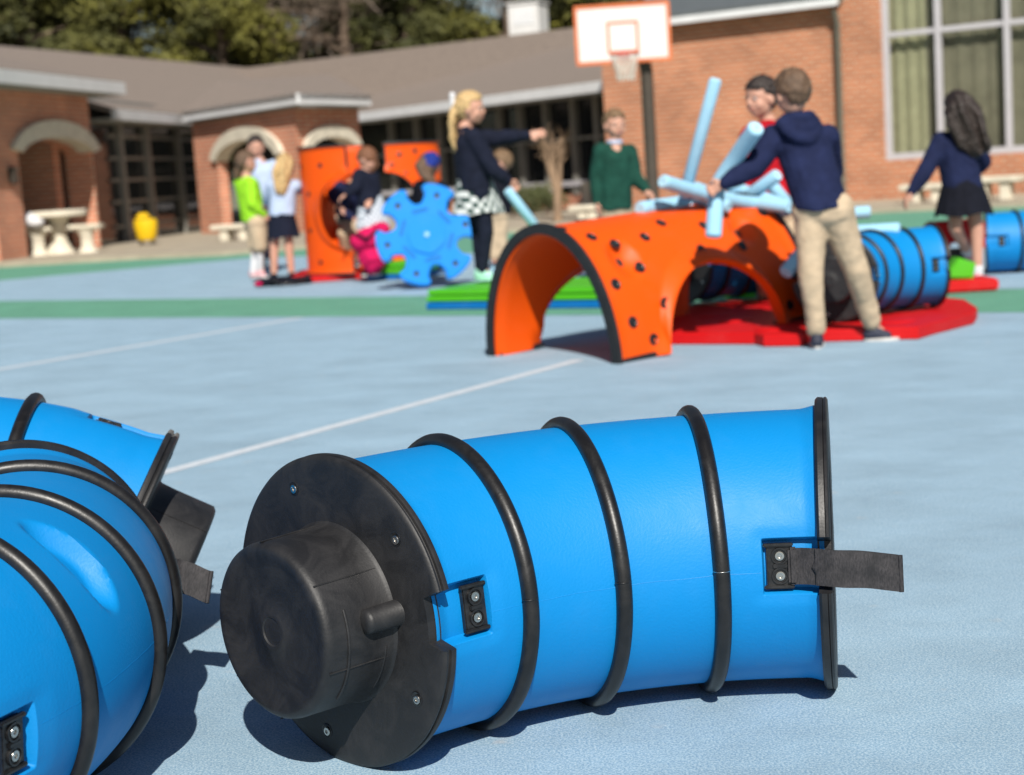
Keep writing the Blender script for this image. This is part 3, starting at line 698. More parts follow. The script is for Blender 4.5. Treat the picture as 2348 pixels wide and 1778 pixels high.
# ------------------------------------------------------------------ foam noodles
GN = 'light blue foam noodles'
NR = .0335
def noodle(label, pts, r=NR):
    P = [Vector(p) for p in pts]; o = P[0]
    if len(P) > 2:   # smooth
        Q = []; 
        for i in range(len(P)-1):
            p0 = P[max(i-1, 0)]; p1 = P[i]; p2 = P[i+1]; p3 = P[min(i+2, len(P)-1)]
            for k in range(8):
                t = k/8; Q.append(.5*((2*p1)+(-p0+p2)*t+(2*p0-5*p1+4*p2-p3)*t*t+(-p0+3*p1-3*p2+p3)*t**3))
        Q.append(P[-1]); P = Q
    root = thing('foam_noodle', label, 'pool noodle', loc=o, group=GN); P = [p-o for p in P]
    d0 = (P[1]-P[0]).normalized(); d1 = (P[-1]-P[-2]).normalized()
    b = MB(); b.tube([P[0]-d0*.0]+[P[0]+d0*.006]+P[1:-1]+[P[-1]-d1*.006, P[-1]], [r*.86, r]+[r]*(len(P)-2)+[r, r*.86], 20)
    b.build('foam_tube', 'noodle', root, 50)
    for p, d in ((P[0], -d0), (P[-1], d1)):
        mt = Matrix.Translation(p) @ d.to_track_quat('Z', 'Y').to_matrix().to_4x4()
        MB().lathe([(r*.8, -.003), (r*.8, .001), (r*.3, .001), (r*.26, -.012), (r*.05, -.012)], mt, 18).build('cut_end', 'noodle_end', root, 50)
    return root
noodle('noodle sticking straight up beside the boy, its top leaning right', [at(1478, 425, 7.95), at(1546, 172, 7.75)], .030)
noodle('bent noodle gripped in the hand of the boy in the navy hoodie', [at(1541, 512, 7.22), at(1546, 440, 7.25), at(1552, 400, 7.27), at(1590, 340, 7.2), at(1634, 276, 7.05)], .037)
noodle('noodle lying above the orange arch with its round end at upper left', [at(1431, 392, 7.75), at(1545, 425, 8.0), at(1700, 455, 8.4)], .034)
noodle('noodle whose end rests low on the left of the pile', [at(1382, 452, 7.85), at(1490, 437, 8.15), at(1640, 425, 8.7)], .036)
noodle('noodle running level along the back of the pile', [at(1565, 432, 8.35), at(1705, 447, 8.05)], .034)
noodle('noodle slanting up to the right behind the sleeve of the boy', [at(1595, 440, 8.4), at(1680, 378, 8.2)], .033)
noodle('short noodle crossing under the slanting one', [at(1655, 385, 8.5), at(1700, 440, 8.5)], .033)
noodle('noodle crossing flat below the sleeve end, mostly hidden', [at(1500, 405, 8.5), at(1620, 452, 8.3)], .033)
noodle('noodle tucked under the one with the round end at upper left', [at(1490, 418, 8.1), at(1575, 447, 7.95)], .032)
noodle('noodle slanting down to the right in the middle of the pile', [at(1572, 400, 8.55), at(1742, 462, 8.3)], .033)
noodle('noodle lowest in the pile, lying across the crown of the orange arch', [at(1452, 446, 8.0), at(1600, 436, 8.45)], .033)
noodle('noodle poking out right behind the khaki trousers', [at(1700, 470, 9.0), at(1880, 458, 8.9)], .034)
noodle('noodle resting across the top of the banded barrel', [at(1790, 505, 8.2), at(1944, 497, 8.05)], .037)
noodle('noodle end pointing down beside the left trouser leg', [at(1770, 500, 7.9), at(1697, 590, 7.75)], .036)
noodle('noodle held low by the blonde girl with the ponytail', [at(1096, 410, 11.0), at(1163, 498, 11.1)], .033)
noodle('noodle lying behind the blue gear', [at(865, 470, 13.6), at(925, 478, 14.2)], .04)
noodle('noodle on the ground right of the green mat', [hz(1065, 585, .035), hz(1150, 572, .035)], .035)
noodle('noodle on the ground nearer the green mat', [hz(1075, 600, .035), hz(1150, 597, .035)], .035)

# ------------------------------------------------------------------ school buildings
UP = Vector((0, 0, 1))
class Wall:
    """a vertical plane with x along it, y into the building and z up; parts are built in its own axes"""
    def __init__(s, a, b, name, label, cat, group=None):
        a = Vector((a.x, a.y, 0)); b = Vector((b.x, b.y, 0)); s.a = a; s.d = (b-a).normalized(); s.L = (b-a).length
        s.n = Vector((s.d.y, -s.d.x, 0))                       # towards the viewer when a is left of b
        s.root = thing(name, label, cat, loc=a, rz=math.atan2(s.d.y, s.d.x), group=group)
    def uv(s, x, y, back=0):
        p = onplane(x, y, s.a-s.n*back, s.n); return (p-s.a).dot(s.d), p.z
def arch_wall(b, x0, x1, H, th, y0=0, arches=(), z0=0, m0=0, m1=0):
    xs = {x0, x1}
    for (c, hw, sp, rise) in arches:
        for i in range(33): xs.add(c-hw*math.cos(math.pi*i/32))
        xs.add(c-hw-1e-4); xs.add(c+hw+1e-4)
    xs = sorted(x for x in xs if x0 <= x <= x1)
    def low(x):
        for (c, hw, sp, rise) in arches:
            if abs(x-c) <= hw+1e-6: return sp+rise*math.sqrt(max(0, 1-((x-c)/hw)**2))
        return z0
    vs = []; fs = []
    for x in xs:
        l = low(x); xb = max(x, x0+m0) if m0 else (min(x, x1-m1) if m1 else x); vs += [(x, y0, l), (x, y0, H), (xb, y0+th, l), (xb, y0+th, H)]
    for i in range(len(xs)-1):
        a = i*4; c = a+4
        fs += [(a, c, c+1, a+1), (a+2, a+3, c+3, c+2), (a, a+2, c+2, c), (a+1, c+1, c+3, a+3)]
    fs += [(0, 1, 3, 2), (len(xs)*4-4, len(xs)*4-2, len(xs)*4-1, len(xs)*4-3)]
    return b.add(vs, fs)
def arch_trim(root, c, hw, sp, rise, wd=.2, pro=.07, y0=0, dep=.22):
    vs = []; fs = []; n = 40
    for i in range(n+1):
        a = math.pi*(.06+.88*i/n)
        for k, (e, y) in enumerate(((-.015, y0+dep), (-.015, y0-pro), (wd, y0-pro), (wd, y0+.02))):
            vs.append((c-(hw+e)*math.cos(a), y, sp+(rise+e)*math.sin(a)))
    for i in range(n):
        for k in range(4): fs.append((i*4+k, i*4+(k+1) % 4, (i+1)*4+(k+1) % 4, (i+1)*4+k))
    fs += [(0, 1, 2, 3), tuple(n*4+k for k in range(4))[::-1]]
    return MB().add(vs, fs).build('arch_trim', 'stone', root, 40)
def lbox(root, name, m, x0, x1, y0, y1, z0, z1, bev=0, smooth=None):
    return MB().box(((x0+x1)/2, (y0+y1)/2, (z0+z1)/2), (abs(x1-x0), abs(y1-y0), abs(z1-z0)), bev=bev).build(name, m, root, smooth)
def roof(root, pts, th=.12, name='roof', m='shingle'):
    """pts given in world space"""
    inv = root.matrix_world.inverted() if root else Matrix.Identity(4)
    mw = Matrix.Translation(root.location) @ root.rotation_euler.to_matrix().to_4x4(); inv = mw.inverted()
    P = [inv @ Vector(p) for p in pts]; n = len(P)
    vs = P+[p-Vector((0, 0, th)) for p in P]
    return MB().add(vs, [tuple(range(n)), tuple(range(n, 2*n))[::-1]]+[(i, i+n, (i+1) % n+n, (i+1) % n) for i in range(n)]).build(name, m, root)

# left wing ---------------------------------------------------------
WA, WB = hz(0, 155, 2.78), hz(268, 184, 2.78)
wd_ = (WB-WA).normalized(); wn_ = Vector((wd_.y, -wd_.x, 0)).normalized()
wa = WA-wn_*.45; wb = hz(268, 184, 2.78)-wn_*.45-wd_*.55
wa_ext = wa-wd_*5
wing = Wall(wa_ext, wb, 'school_wing', 'brick wing with a grey roof and an open stone arch at the far left', 'building')
WL = wing.L
x20 = wing.uv(45, 400)[0]; x215 = wing.uv(203, 400)[0]
ac, ahw = (x20+x215)/2, (x215-x20)/2
zsp = wing.uv(30, 330)[1]; 
ztop = wing.uv((45+203)/2, 296)[1]
arch_wall(MB(), 0, WL, 2.70, .5, 0, [(ac, ahw, zsp-.05, ztop-zsp+.05), (ac-3.6, ahw, zsp-.05, ztop-zsp+.05)]).build('wall', 'brick', wing.root)
arch_trim(wing.root, ac, ahw, zsp-.05, ztop-zsp+.05, .26, .09)
lbox(wing.root, 'fascia', 'fascia', -.2, WL+.55, -.47, -.40, 2.62, 2.82)
lbox(wing.root, 'fascia', 'fascia', WL+.50, WL+.57, -.398, 2.0, 2.62, 2.82)
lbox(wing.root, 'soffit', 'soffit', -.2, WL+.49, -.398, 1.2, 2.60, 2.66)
lbox(wing.root, 'side_wall', 'brick', WL-.45, WL-.003, .503, 1.3, 0, 2.70)
lbox(wing.root, 'back_wall', 'gl', -.5, WL-.46, 3.3, 3.5, 0, 2.70)  # dark glass colour stands in for the shade inside the arch
for x in (ac+.2, ac+.95, ac+1.9): lbox(wing.root, 'column', 'framew', x-.06, x+.06, 3.1, 3.22, 0, 2.49)
lbox(wing.root, 'ceiling', 'soffit', -.5, WL-.46, 1.21, 3.29, 2.5, 2.56)
lx, lz = wing.uv(22, 380); lbox(wing.root, 'wall_lamp', 'pole', lx-.08, lx+.08, -.10, -.003, lz-.13, lz+.13, .02)
r0, r1 = hz(0, 97, 4.15), hz(500, 142, 4.15); rd = (r1-r0).normalized()
g0, g1 = hz(246, 238, 2.40), hz(410, 253, 2.40)
e0 = WA-wd_*6; e1 = WB
mwi = (Matrix.Translation(wing.root.location) @ wing.root.rotation_euler.to_matrix().to_4x4()).inverted()
e0 = Vector((e0.x, e0.y, 2.83)); e1 = Vector((e1.x, e1.y, 2.83)); q0 = Vector((g0.x, g0.y, 2.43))-(g1-g0).normalized()*.0; q1 = Vector((g1.x, g1.y, 2.43)); gx = q1+(g1-g0).normalized()*2
rr0, rr1 = r0-rd*7, r1+rd*3
P_ = [mwi @ p for p in (e0, e1, q0, q1, rr1, rr0, gx)]
def slab(ix, name):
    P2 = [P_[i] for i in ix]; n_ = len(P2)
    return MB().add(P2+[p-Vector((0, 0, .10)) for p in P2], [tuple(range(n_)), tuple(range(n_, 2*n_))]+[(i, (i+1) % n_, (i+1) % n_+n_, i+n_) for i in range(n_)]).build(name, 'shingle', wing.root)
_m = Vector((-11.3, 29.7, 4.17)); P_.append(mwi @ _m)
slab((0, 1, len(P_)-1, 5), 'roof'); P_.pop()
P_.append(mwi @ (r0-rd*5-Vector((0, 0, .02)))); P_.append(mwi @ (rr1-Vector((0, 0, .02))))
slab((2, 3, 6, 8, 7), 'link_roof')

# glazed link between the wing and the porch -------------------------
gd_ = (g1-g0).normalized(); gn = Vector((gd_.y, -gd_.x, 0))
link = Wall(g0-gn*.5-gd_*1.2, g1-gn*.5+gd_*3.2, 'glazed_link', 'dark glass wall with grey mullions between the left arch and the porch', 'building')
lbox(link.root, 'glass', 'gl', 0, link.L, .06, .10, 0, 2.21)
for xd in (262, 320, 388, 441):
    x, _ = link.uv(xd+4, 400); m_ = lbox(link.root, 'mullion', 'frame', x-.085, x+.085, -.06, .055, 0, 2.21)
lbox(link.root, 'header', 'soffit', 0, link.L, .11, .2, 1.9, 2.68)
x_a, _ = link.uv(245, 400)
for z in (.35, .8, 1.2, 1.6, 2.0): lbox(link.root, 'transom', 'frame', x_a, link.L, -.0, .052, z-.03, z+.03)
lbox(link.root, 'fascia', 'fascia', 1.2, link.L-2.9, -.52, -.45, 2.24, 2.42)
lbox(link.root, 'soffit', 'soffit', 1.1, link.L-2.9, -.448, .05, 2.22, 2.27)

# porch with two arches --------------------------------------------
PZ = 2.42
pa, pb, pc = hz(393, 246, PZ), hz(640, 206, PZ), hz(802, 221, PZ)
d1 = (pb-pa).normalized(); d2 = Vector((.45, .893, 0))
pc = onplane(802, 221, pb, Vector((d2.y, -d2.x, 0))); pc.z = PZ
n1 = Vector((d1.y, -d1.x, 0)); n2 = Vector((d2.y, -d2.x, 0))
ov = .32
# corner of the walls, set back from the eaves
def inter(p, d, q, e):
    k = ((q-p).x*e.y-(q-p).y*e.x)/(d.x*e.y-d.y*e.x); return p+d*k
_r = ray(640, 300); wc = EYE+_r*((pb.y+.5)/_r.y); wc.z = 0
xa = onplane(426, 400, wc, n1); xc = onplane(786, 400, wc, n2)
pw = Wall(xa, wc, 'school_porch', 'projecting brick porch with two cream stone arches behind the children', 'building')
def fit_arch(wl, xl, xr, ysp, ytop, dep=.4):
    a, _ = wl.uv(xl, ysp); b, _ = wl.uv(xr, ysp); _, z1 = wl.uv((xl+xr)/2, ytop); _, z0 = wl.uv((xl+xr)/2, ysp)
    return ((a+b)/2, (b-a)/2, z0, z1-z0)
fa = fit_arch(pw, 470, 605, 352, 300)
arch_wall(MB(), 0, pw.L, PZ-.06, .2, 0, [fa], m1=.31).build('wall', 'brick', pw.root)
arch_trim(pw.root, *fa, .22, .08)
W2 = Wall(wc, xc, 'tmp', 'tmp', 'tmp')
fb = fit_arch(W2, 667, 765, 325, 295)
rel = pw.root
def reparent(o, m):
    o.data.transform(m)
M2 = (Matrix.Translation(pw.root.location) @ pw.root.rotation_euler.to_matrix().to_4x4()).inverted() @ (Matrix.Translation(W2.root.location) @ W2.root.rotation_euler.to_matrix().to_4x4())
o = arch_wall(MB(), .001, W2.L, PZ-.06, .2, 0, [fb], m0=.31).build('wall', 'brick', pw.root); reparent(o, M2)
o = arch_trim(pw.root, *fb, .2, .08); reparent(o, M2)
for nm, mm, y0, y1, z0, z1, xx0, xx1, fr in (('fascia', 'fascia', -ov-.02, -ov+.04, PZ-.14, PZ+.04, -ov*.8, 0, 0),):
    pass
def strip_between(root, name, m, p, q, nrm, th, z0, z1):
    inv = (Matrix.Translation(root.location) @ root.rotation_euler.to_matrix().to_4x4()).inverted()
    vs = []
    for a in (p, q):
        for t in (0, -th):
            for z in (z0, z1): b = a+nrm*t; vs.append(inv @ Vector((b.x, b.y, z)))
    return MB().add(vs, [(0, 1, 5, 4), (2, 6, 7, 3), (0, 2, 3, 1), (4, 5, 7, 6), (0, 4, 6, 2), (1, 3, 7, 5)]).build(name, m, root)
strip_between(pw.root, 'fascia', 'fascia', pa, pb, n1, .06, PZ-.15, PZ+.03)
strip_between(pw.root, 'fascia', 'fascia', pb+d2*.062, pc, n2, .06, PZ-.15, PZ+.03)
back = (pa+pc)/2+(wc-pb)*1.2
rfz = 3.1
roof(pw.root, [Vector((pa.x, pa.y, PZ+.03)), Vector((pb.x, pb.y, PZ+.03)), Vector((pc.x, pc.y, PZ+.03)), Vector((back.x, back.y, rfz))+d2*2.2, Vector((back.x, back.y, rfz))-d1*2.2], .1)
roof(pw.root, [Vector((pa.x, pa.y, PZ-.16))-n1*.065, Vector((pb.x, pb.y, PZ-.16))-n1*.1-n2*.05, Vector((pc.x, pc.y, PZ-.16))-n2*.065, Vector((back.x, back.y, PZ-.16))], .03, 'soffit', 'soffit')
bpy.data.objects.remove(W2.root)
# hall behind the porch arches; its shade is put into near-black walls
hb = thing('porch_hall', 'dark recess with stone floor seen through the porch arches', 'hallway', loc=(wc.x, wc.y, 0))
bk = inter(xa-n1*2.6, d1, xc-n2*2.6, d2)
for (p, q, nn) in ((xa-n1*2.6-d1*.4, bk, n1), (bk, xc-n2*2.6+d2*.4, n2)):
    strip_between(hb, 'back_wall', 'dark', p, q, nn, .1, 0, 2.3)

# corridor with the long grey roof ----------------------------------
CZ = 2.42
ca, cb_ = hz(777, 247, CZ), hz(1306, 178, CZ); cd = (cb_-ca).normalized(); cn = Vector((cd.y, -cd.x, 0))
corr = Wall(ca-cn*.9-cd*4.5, cb_-cn*.9+cd*.6, 'school_corridor', 'long glazed corridor under a grey shingle roof right of the porch', 'building')
CL = corr.L
lbox(corr.root, 'glass', 'gl', 0, CL, .08, .12, .35, 2.3)
lbox(corr.root, 'low_wall', 'brick', 0, CL, -.02, .25, 0, .35)
for xd in (850, 905, 955, 1020, 1085, 1130, 1185, 1245, 1295):
    x, _ = corr.uv(xd, 340); lbox(corr.root, 'mullion', 'frame', x-.06, x+.06, -.06, .075, .352, 2.3)
z1 = corr.uv(1250, 299)[1]; lbox(corr.root, 'transom', 'frame', 0, CL, -.04, .072, z1-.03, z1+.03)
z2 = corr.uv(1250, 396)[1]; lbox(corr.root, 'sill', 'framew', 0, CL, -.10, .07, z2-.05, z2+.05)
for xd in (1205, 1283):
    x, _ = corr.uv(xd, 420); lbox(corr.root, 'pier', 'stone', x-.12, x+.12, -.22, -.065, 0, z2+.02)
lbox(corr.root, 'fascia', 'fascia', 4.4, CL-.6, -.93, -.87, CZ-.16, CZ+.03)
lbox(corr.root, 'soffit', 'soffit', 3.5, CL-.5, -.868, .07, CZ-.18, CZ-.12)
k0, k1 = hz(540, 146, 4.0), hz(1232, 61, 4.0); kd = (k1-k0).normalized()
roof(corr.root, [Vector((ca.x, ca.y, CZ+.03))-cd*6, Vector((cb_.x, cb_.y, CZ+.03))+cd*.5, k1+kd*3.5, k0-kd*5], .12)
for (x, y) in ((628, 155), (742, 145)):
    rn = (k1-Vector((cb_.x, cb_.y, CZ))).cross(cd).normalized(); p = onplane(x, y, Vector((cb_.x, cb_.y, CZ+.03)), rn)
    mt = (Matrix.Translation(corr.root.location) @ corr.root.rotation_euler.to_matrix().to_4x4()).inverted()
    MB().lathe([(.07, -.1), (.07, .25), (.10, .26), (.10, .30)], Matrix.Translation(mt @ p), 12).build('vent_pipe', 'pole', corr.root)
vb = thing('roof_vent', 'white boxy roof vent standing behind the corridor ridge', 'roof vent', loc=Vector((at(1143, 68, 39.5).x, 39.5, 0)), rz=R_(-20))
za, zb = at(1143, 66, 39.5).z, at(1143, 8, 39.5).z
lbox(vb, 'housing', 'white', -.38, .38, -.38, .38, 3.6, zb-.04, .01); lbox(vb, 'cap', 'white', -.42, .42, -.42, .42, zb-.035, zb+.02, .01)
lbox(vb, 'louver', 'fascia', -.25, .25, -.392, -.382, za+.12, zb-.15)

# gymnasium -----------------------------------------------------------
GZ = 3.25
ga, gb_ = hz(1450, 40, GZ), hz(1800, -2, GZ); gdd = (gb_-ga).normalized(); gnn = Vector((gdd.y, -gdd.x, 0))
c0 = onplane(1309, 300, ga-gnn*.25, gnn)
gym = Wall(c0, c0+gdd*13, 'gymnasium', 'tall orange brick hall with the large gridded window at right', 'building')
wx0 = gym.uv(1912, 345)[0]; wz0 = gym.uv(1912, 347)[1]
wx1 = wx0+4.3; WT = 4.4
vs = MB()
vs.box((wx0/2, .15, GZ/2), (wx0, .30, GZ)); 
vs.box(((wx0+wx1)/2, .15, wz0/2), (wx1-wx0-.001, .30, wz0)); vs.box(((wx1+13)/2, .15, GZ/2), (13-wx1, .30, GZ)); 
# one wall mesh with a real opening
def wall_with_hole(L, H, th, x0, x1, z0, z1, X0=0):
    X = [X0, x0, x1, L]; Z = [0, z0, z1, H]; b = MB(); v = []; f = []
    idx = {}
    for k, y in enumerate((0, th)):
        for i, x in enumerate(X):
            for j, z in enumerate(Z): idx[(i, j, k)] = len(v); v.append((x, y, z))
    for i in range(3):
        for j in range(3):
            if (i, j) == (1, 1): continue
            for k in (0, 1): f.append((idx[i, j, k], idx[i+1, j, k], idx[i+1, j+1, k], idx[i, j+1, k]))
    for (a, c) in (((1, 1), (2, 1)), ((2, 1), (2, 2)), ((2, 2), (1, 2)), ((1, 2), (1, 1))): f.append((idx[a[0], a[1], 0], idx[c[0], c[1], 0], idx[c[0], c[1], 1], idx[a[0], a[1], 1]))
    for j in range(3):
        for i in (0, 3): f.append((idx[i, j, 0], idx[i, j+1, 0], idx[i, j+1, 1], idx[i, j, 1]))
    for i in range(3):
        for j in (0, 3): f.append((idx[i, j, 0], idx[i+1, j, 0], idx[i+1, j, 1], idx[i, j, 1]))
    return b.add(v, f)
xj = gym.uv(1822, 30)[0]
lbox(gym.root, 'wall', 'brickg', 0, xj-.001, 0, .30, 0, GZ-.05)
wall_with_hole(13, 5.2, .30, wx0, wx1, wz0, WT, xj).build('wall', 'brickg', gym.root)
lbox(gym.root, 'side_wall', 'brickg', xj, xj+.3, .303, 7, GZ-.3, 5.2)
lbox(gym.root, 'side_wall', 'brickg', 0, .3, .303, 7, 0, GZ-.05)
win = lbox(gym.root, 'window', 'glw', wx0, wx1, .14, .17, wz0, WT)
fr = MB()
for (a, b_, c, d) in ((wx0, wx1, wz0, wz0+.10), (wx0, wx0+.09, wz0+.101, WT), (wx1-.09, wx1, wz0+.101, WT)): fr.box(((a+b_)/2, .09, (c+d)/2), (b_-a, .09, d-c))
fr.build('window_frame', 'framew', win)
for xd in (2033, 2182):
    x, _ = gym.uv(xd-8, 170); lbox(win, 'mullion', 'framew', x-.042, x+.042, .05, .139, wz0+.101, WT)
zm = gym.uv(2100, 56)[1]; lbox(win, 'transom', 'framew', wx0+.091, wx1-.091, .07, .138, zm-.04, zm+.04)
def folds(x0, x1, name, m, amp, per):
    n = int((x1-x0)*40); vs = []; fs = []
    for i in range(n+1):
        x = x0+(x1-x0)*i/n; y = .27+amp*math.sin(x*per)+amp*.4*math.sin(x*per*2.3+1)
        vs += [(x, y, wz0+.02), (x+.01*math.sin(x*9), y, WT)]
    for i in range(n): fs.append((i*2, i*2+2, i*2+3, i*2+1))
    return MB().add(vs, fs).build(name, m, win, 180)
folds(wx0+.02, wx0+.62, 'curtain', 'curt2', .018, 31); folds(wx0+.625, wx1-.02, 'curtain', 'curt', .010, 24)
dx, _ = gym.uv(1818, 230)
dp = MB().tube([(dx, -.075, .05), (dx, -.075, GZ-.35), (dx, -.18, GZ-.16)], .05, 10).build('downspout', 'metal', gym.root, 50)
lbox(gym.root, 'fascia', 'fascia', -.15, xj, -.27, -.20, GZ-.10, GZ+.06)
lbox(gym.root, 'fascia', 'fascia', xj-.1, 13, -.27, -.20, 5.1, 5.26)
lbox(gym.root, 'soffit', 'soffit', -.15, xj-.001, -.198, .30, GZ-.045, GZ-.01)
p0 = gym.a+gnn*.27-gdd*.15; p1 = gym.a+gnn*.27+gdd*(xj-.002)
p2 = gym.a+gnn*.27+gdd*(xj-.1); p3 = gym.a+gnn*.27+gdd*13
roof(gym.root, [Vector((p2.x, p2.y, 5.27)), Vector((p3.x, p3.y, 5.27)), Vector((p3.x, p3.y, 6.6))-gnn*6.5, Vector((p2.x, p2.y, 6.6))-gnn*6.5], .06, 'roof', 'metalroof')
roof(gym.root, [Vector((p0.x, p0.y, GZ+.07)), Vector((p1.x, p1.y, GZ+.07)), Vector((p1.x, p1.y, GZ+1.6))-gnn*6.5, Vector((p0.x, p0.y, GZ+1.6))-gnn*6.5], .06, 'roof', 'metalroof')

# paving beside the buildings -----------------------------------------
k = [hz(-400, 607), hz(0, 578), hz(300, 561), hz(480, 553), hz(1075, 505), hz(1320, 492), hz(1700, 472), hz(1870, 462), hz(2212, 447), hz(2700, 420)]
kerb_top = [(p.x, p.y) for p in k]
pav = sheet('paved_walk', kerb_top+[(26, 34), (26, 60), (-60, 60), (-60, 22)], .06, 'conc')
kb = MB()
for i in range(len(k)-1):
    a, b_ = k[i], k[i+1]; kb.add([(a.x, a.y, .0), (b_.x, b_.y, .0), (b_.x, b_.y, .06), (a.x, a.y, .06)], [(0, 1, 2, 3)])
o = kb.build('kerb', 'conc'); o['kind'] = 'structure'
q = [onplane(1030, 480, corr.a, corr.n)+corr.n*1.6, onplane(1290, 480, corr.a, corr.n)+corr.n*1.6, onplane(1290, 480, corr.a, corr.n)+corr.n*.1, onplane(1030, 480, corr.a, corr.n)+corr.n*.1]
sheet('mulch_bed', q, .075, 'mulch')

# basketball hoop ------------------------------------------------------
HY = 24.0
pb_ = at(1412, 440, HY); base = Vector((pb_.x+.02, HY+.25, 0))
hoop = thing('basketball_hoop', 'basketball hoop with white orange edged backboard on a dark post', 'basketball hoop', loc=base)
def L_(p): return Vector(p)-base
MB().tube([L_(base), L_((base.x, base.y, 2.2)), L_((at(1370, 80, HY).x+.1, HY+.2, 2.72))], .095, 16).build('post', 'pole', hoop, 50)
tl, tr, br_, bl = at(1239, 20, HY+.05), at(1443, 3, HY), at(1446, 122, HY), at(1252, 144, HY+.05)
cen = (tl+tr+br_+bl)/4; ex = ((tr-tl)+(br_-bl)).normalized(); ez = UP; ey = ez.cross(ex)
hw_, hh_ = ((tr-tl).length+(br_-bl).length)/4, ((tl-bl).length+(tr-br_).length)/4
mt = Matrix(((ex.x, ey.x, ez.x, 0), (ex.y, ey.y, ez.y, 0), (ex.z*0, ey.z, ez.z, 0), (0, 0, 0, 1))); mt = Matrix.Translation(L_(cen)) @ mt
bd = MB().mbox(mt, (hw_*2, .03, hh_*2), .01).build('backboard', 'white', hoop, 40)
e_ = MB()
for (x, z, w_, h_) in ((0, hh_, hw_*2+.04, .05), (0, -hh_, hw_*2+.04, .05)): e_.mbox(mt @ Matrix.Translation((x, 0, z)), (w_, .05, h_))
for (x, z, w_, h_) in ((hw_, 0, .05, hh_*2-.052), (-hw_, 0, .05, hh_*2-.052)): e_.mbox(mt @ Matrix.Translation((x, 0, z)), (w_, .05, h_))
e_.build('board_edge', 'orim', bd)
e_ = MB(); bz = -hh_+.14
for (x, z, w_, h_) in ((0, .42, .46, .035), (0, .0, .46, .035)): e_.mbox(mt @ Matrix.Translation((x, -.018, z+bz)), (w_, .006, h_))
for x in (-.2125, .2125): e_.mbox(mt @ Matrix.Translation((x, -.018, .21+bz)), (.035, .006, .384))
e_.build('target_square', 'orim', bd)
rc = mt @ Vector((.0, -.27, bz-.05)); rm = MB().tube([rc+Vector((.21*math.cos(a), .21*math.sin(a), 0)) for a in np.linspace(0, 2*math.pi, 28, endpoint=False)], .011, 8, closed=True).build('rim', 'hoopred', hoop, 60)
MB().mbox(Matrix.Translation(mt @ Vector((0, -.04, bz-.05))), (.14, .05, .1)).build('rim_bracket', 'hoopred', rm)
nb = MB()
for i in range(12):
    for sg in (-1, 1):
        a0 = 2*math.pi*i/12; pts = []
        for j in range(5):
            u = j/4; a = a0+sg*u*1.1; r = .205-.085*u**.7; pts.append(rc+Vector((r*math.cos(a), r*math.sin(a), -.38*u)))
        nb.tube(pts, .007, 5)
nb.build('net', 'net', rm)

# benches, tables and small things by the walls -------------------------
def bench(label, p, rz, L=1.2):
    h = max(.22, p.z-.062); r = thing('stone_bench', label, 'bench', loc=(p.x, p.y, .062), rz=rz, group='pale stone benches')
    lbox(r, 'seat', 'stone', -L/2, L/2, -.18, .18, h-.09, h, .02, 40)
    for sg in (-1, 1): lbox(r, 'leg', 'stone', sg*(L/2-.22)-.07, sg*(L/2-.22)+.07, -.13, .13, 0, h-.091, .01, 40)
ga_ = gym.root.rotation_euler.z
def below(x, y, z): return hz(x, y, z)
bench('low pale bench by the brick hall, left of the running girl', at(2003, 397, 23.3), ga_, .75)
bench('low pale bench by the brick hall, right of the running girl', at(2150, 381, 22.4), ga_, .75)
bench('pale bench in front of the porch pier behind the child in lime', at(510, 484, 26.4), R_(-20), .8)
bench('pale bench beside the low planting under the corridor windows', at(1272, 449, 26.0), R_(-20), .6)
tp = at(122, 460, 25.6)
t = thing('stone_table', 'round pale stone table standing inside the left arch', 'table', loc=(tp.x, tp.y, .062))
MB().lathe([(.44, .58), (.47, .60), (.47, .66), (.44, .68)], Matrix.Identity(4), 40).build('table_top', 'stone', t, 40)
MB().lathe([(.24, 0), (.20, .06), (.13, .2), (.12, .42), (.2, .579)], Matrix.Identity(4), 24).build('pedestal', 'stone', t, 50)
for (x, y, lab) in ((187, 505, 'curved stone seat right of the round table'), (80, 497, 'curved stone seat left of the round table')):
    sp = at(x, y, 25.4); s_ = thing('stone_stool', lab, 'stool', loc=(sp.x, sp.y, .062), group='stone seats round the table')
    lbox(s_, 'seat', 'stone', -.27, .27, -.17, .17, .36, .44, .03, 40); MB().lathe([(.16, 0), (.1, .1), (.1, .25), (.15, .358)], Matrix.Identity(4), 20).build('pedestal', 'stone', s_, 50)
wbp = at(66, 492, 25.2); b = MB().ell((0, 0, .12), (.16, .12, .10)); b.ell((.08, 0, .08), (.14, .12, .08)); b.ell((-.05, .02, .19), (.10, .09, .06)); o = b.build('folded_bag', 'whitec'); o.location = (wbp.x, wbp.y, .5); tag(o, 'white bundle on the stone seat at the far left arch', 'bundle')
yp = at(318, 522, 27.5)
y_ = thing('yellow_bucket', 'bright yellow mop bucket standing before the dark glass at left', 'bucket', loc=(yp.x, yp.y, .062))
MB().lathe([(.13, .07), (.17, .12), (.20, .34), (.19, .42), (.17, .43), (.15, .36)], Matrix.Diagonal((1, .8, 1, 1)), 24).build('tub', 'yellow', y_, 50)
MB().box((-.03, .03, .47), (.22, .2, .13), bev=.04).build('wringer', 'yellow', y_, 50)
for (a, b_) in ((-.1, -.08), (.1, -.08), (-.1, .08), (.1, .08)): MB().tube([(a-.012, b_, .035), (a+.012, b_, .035)], .035, 14).build('wheel', 'clamp', y_, 50)

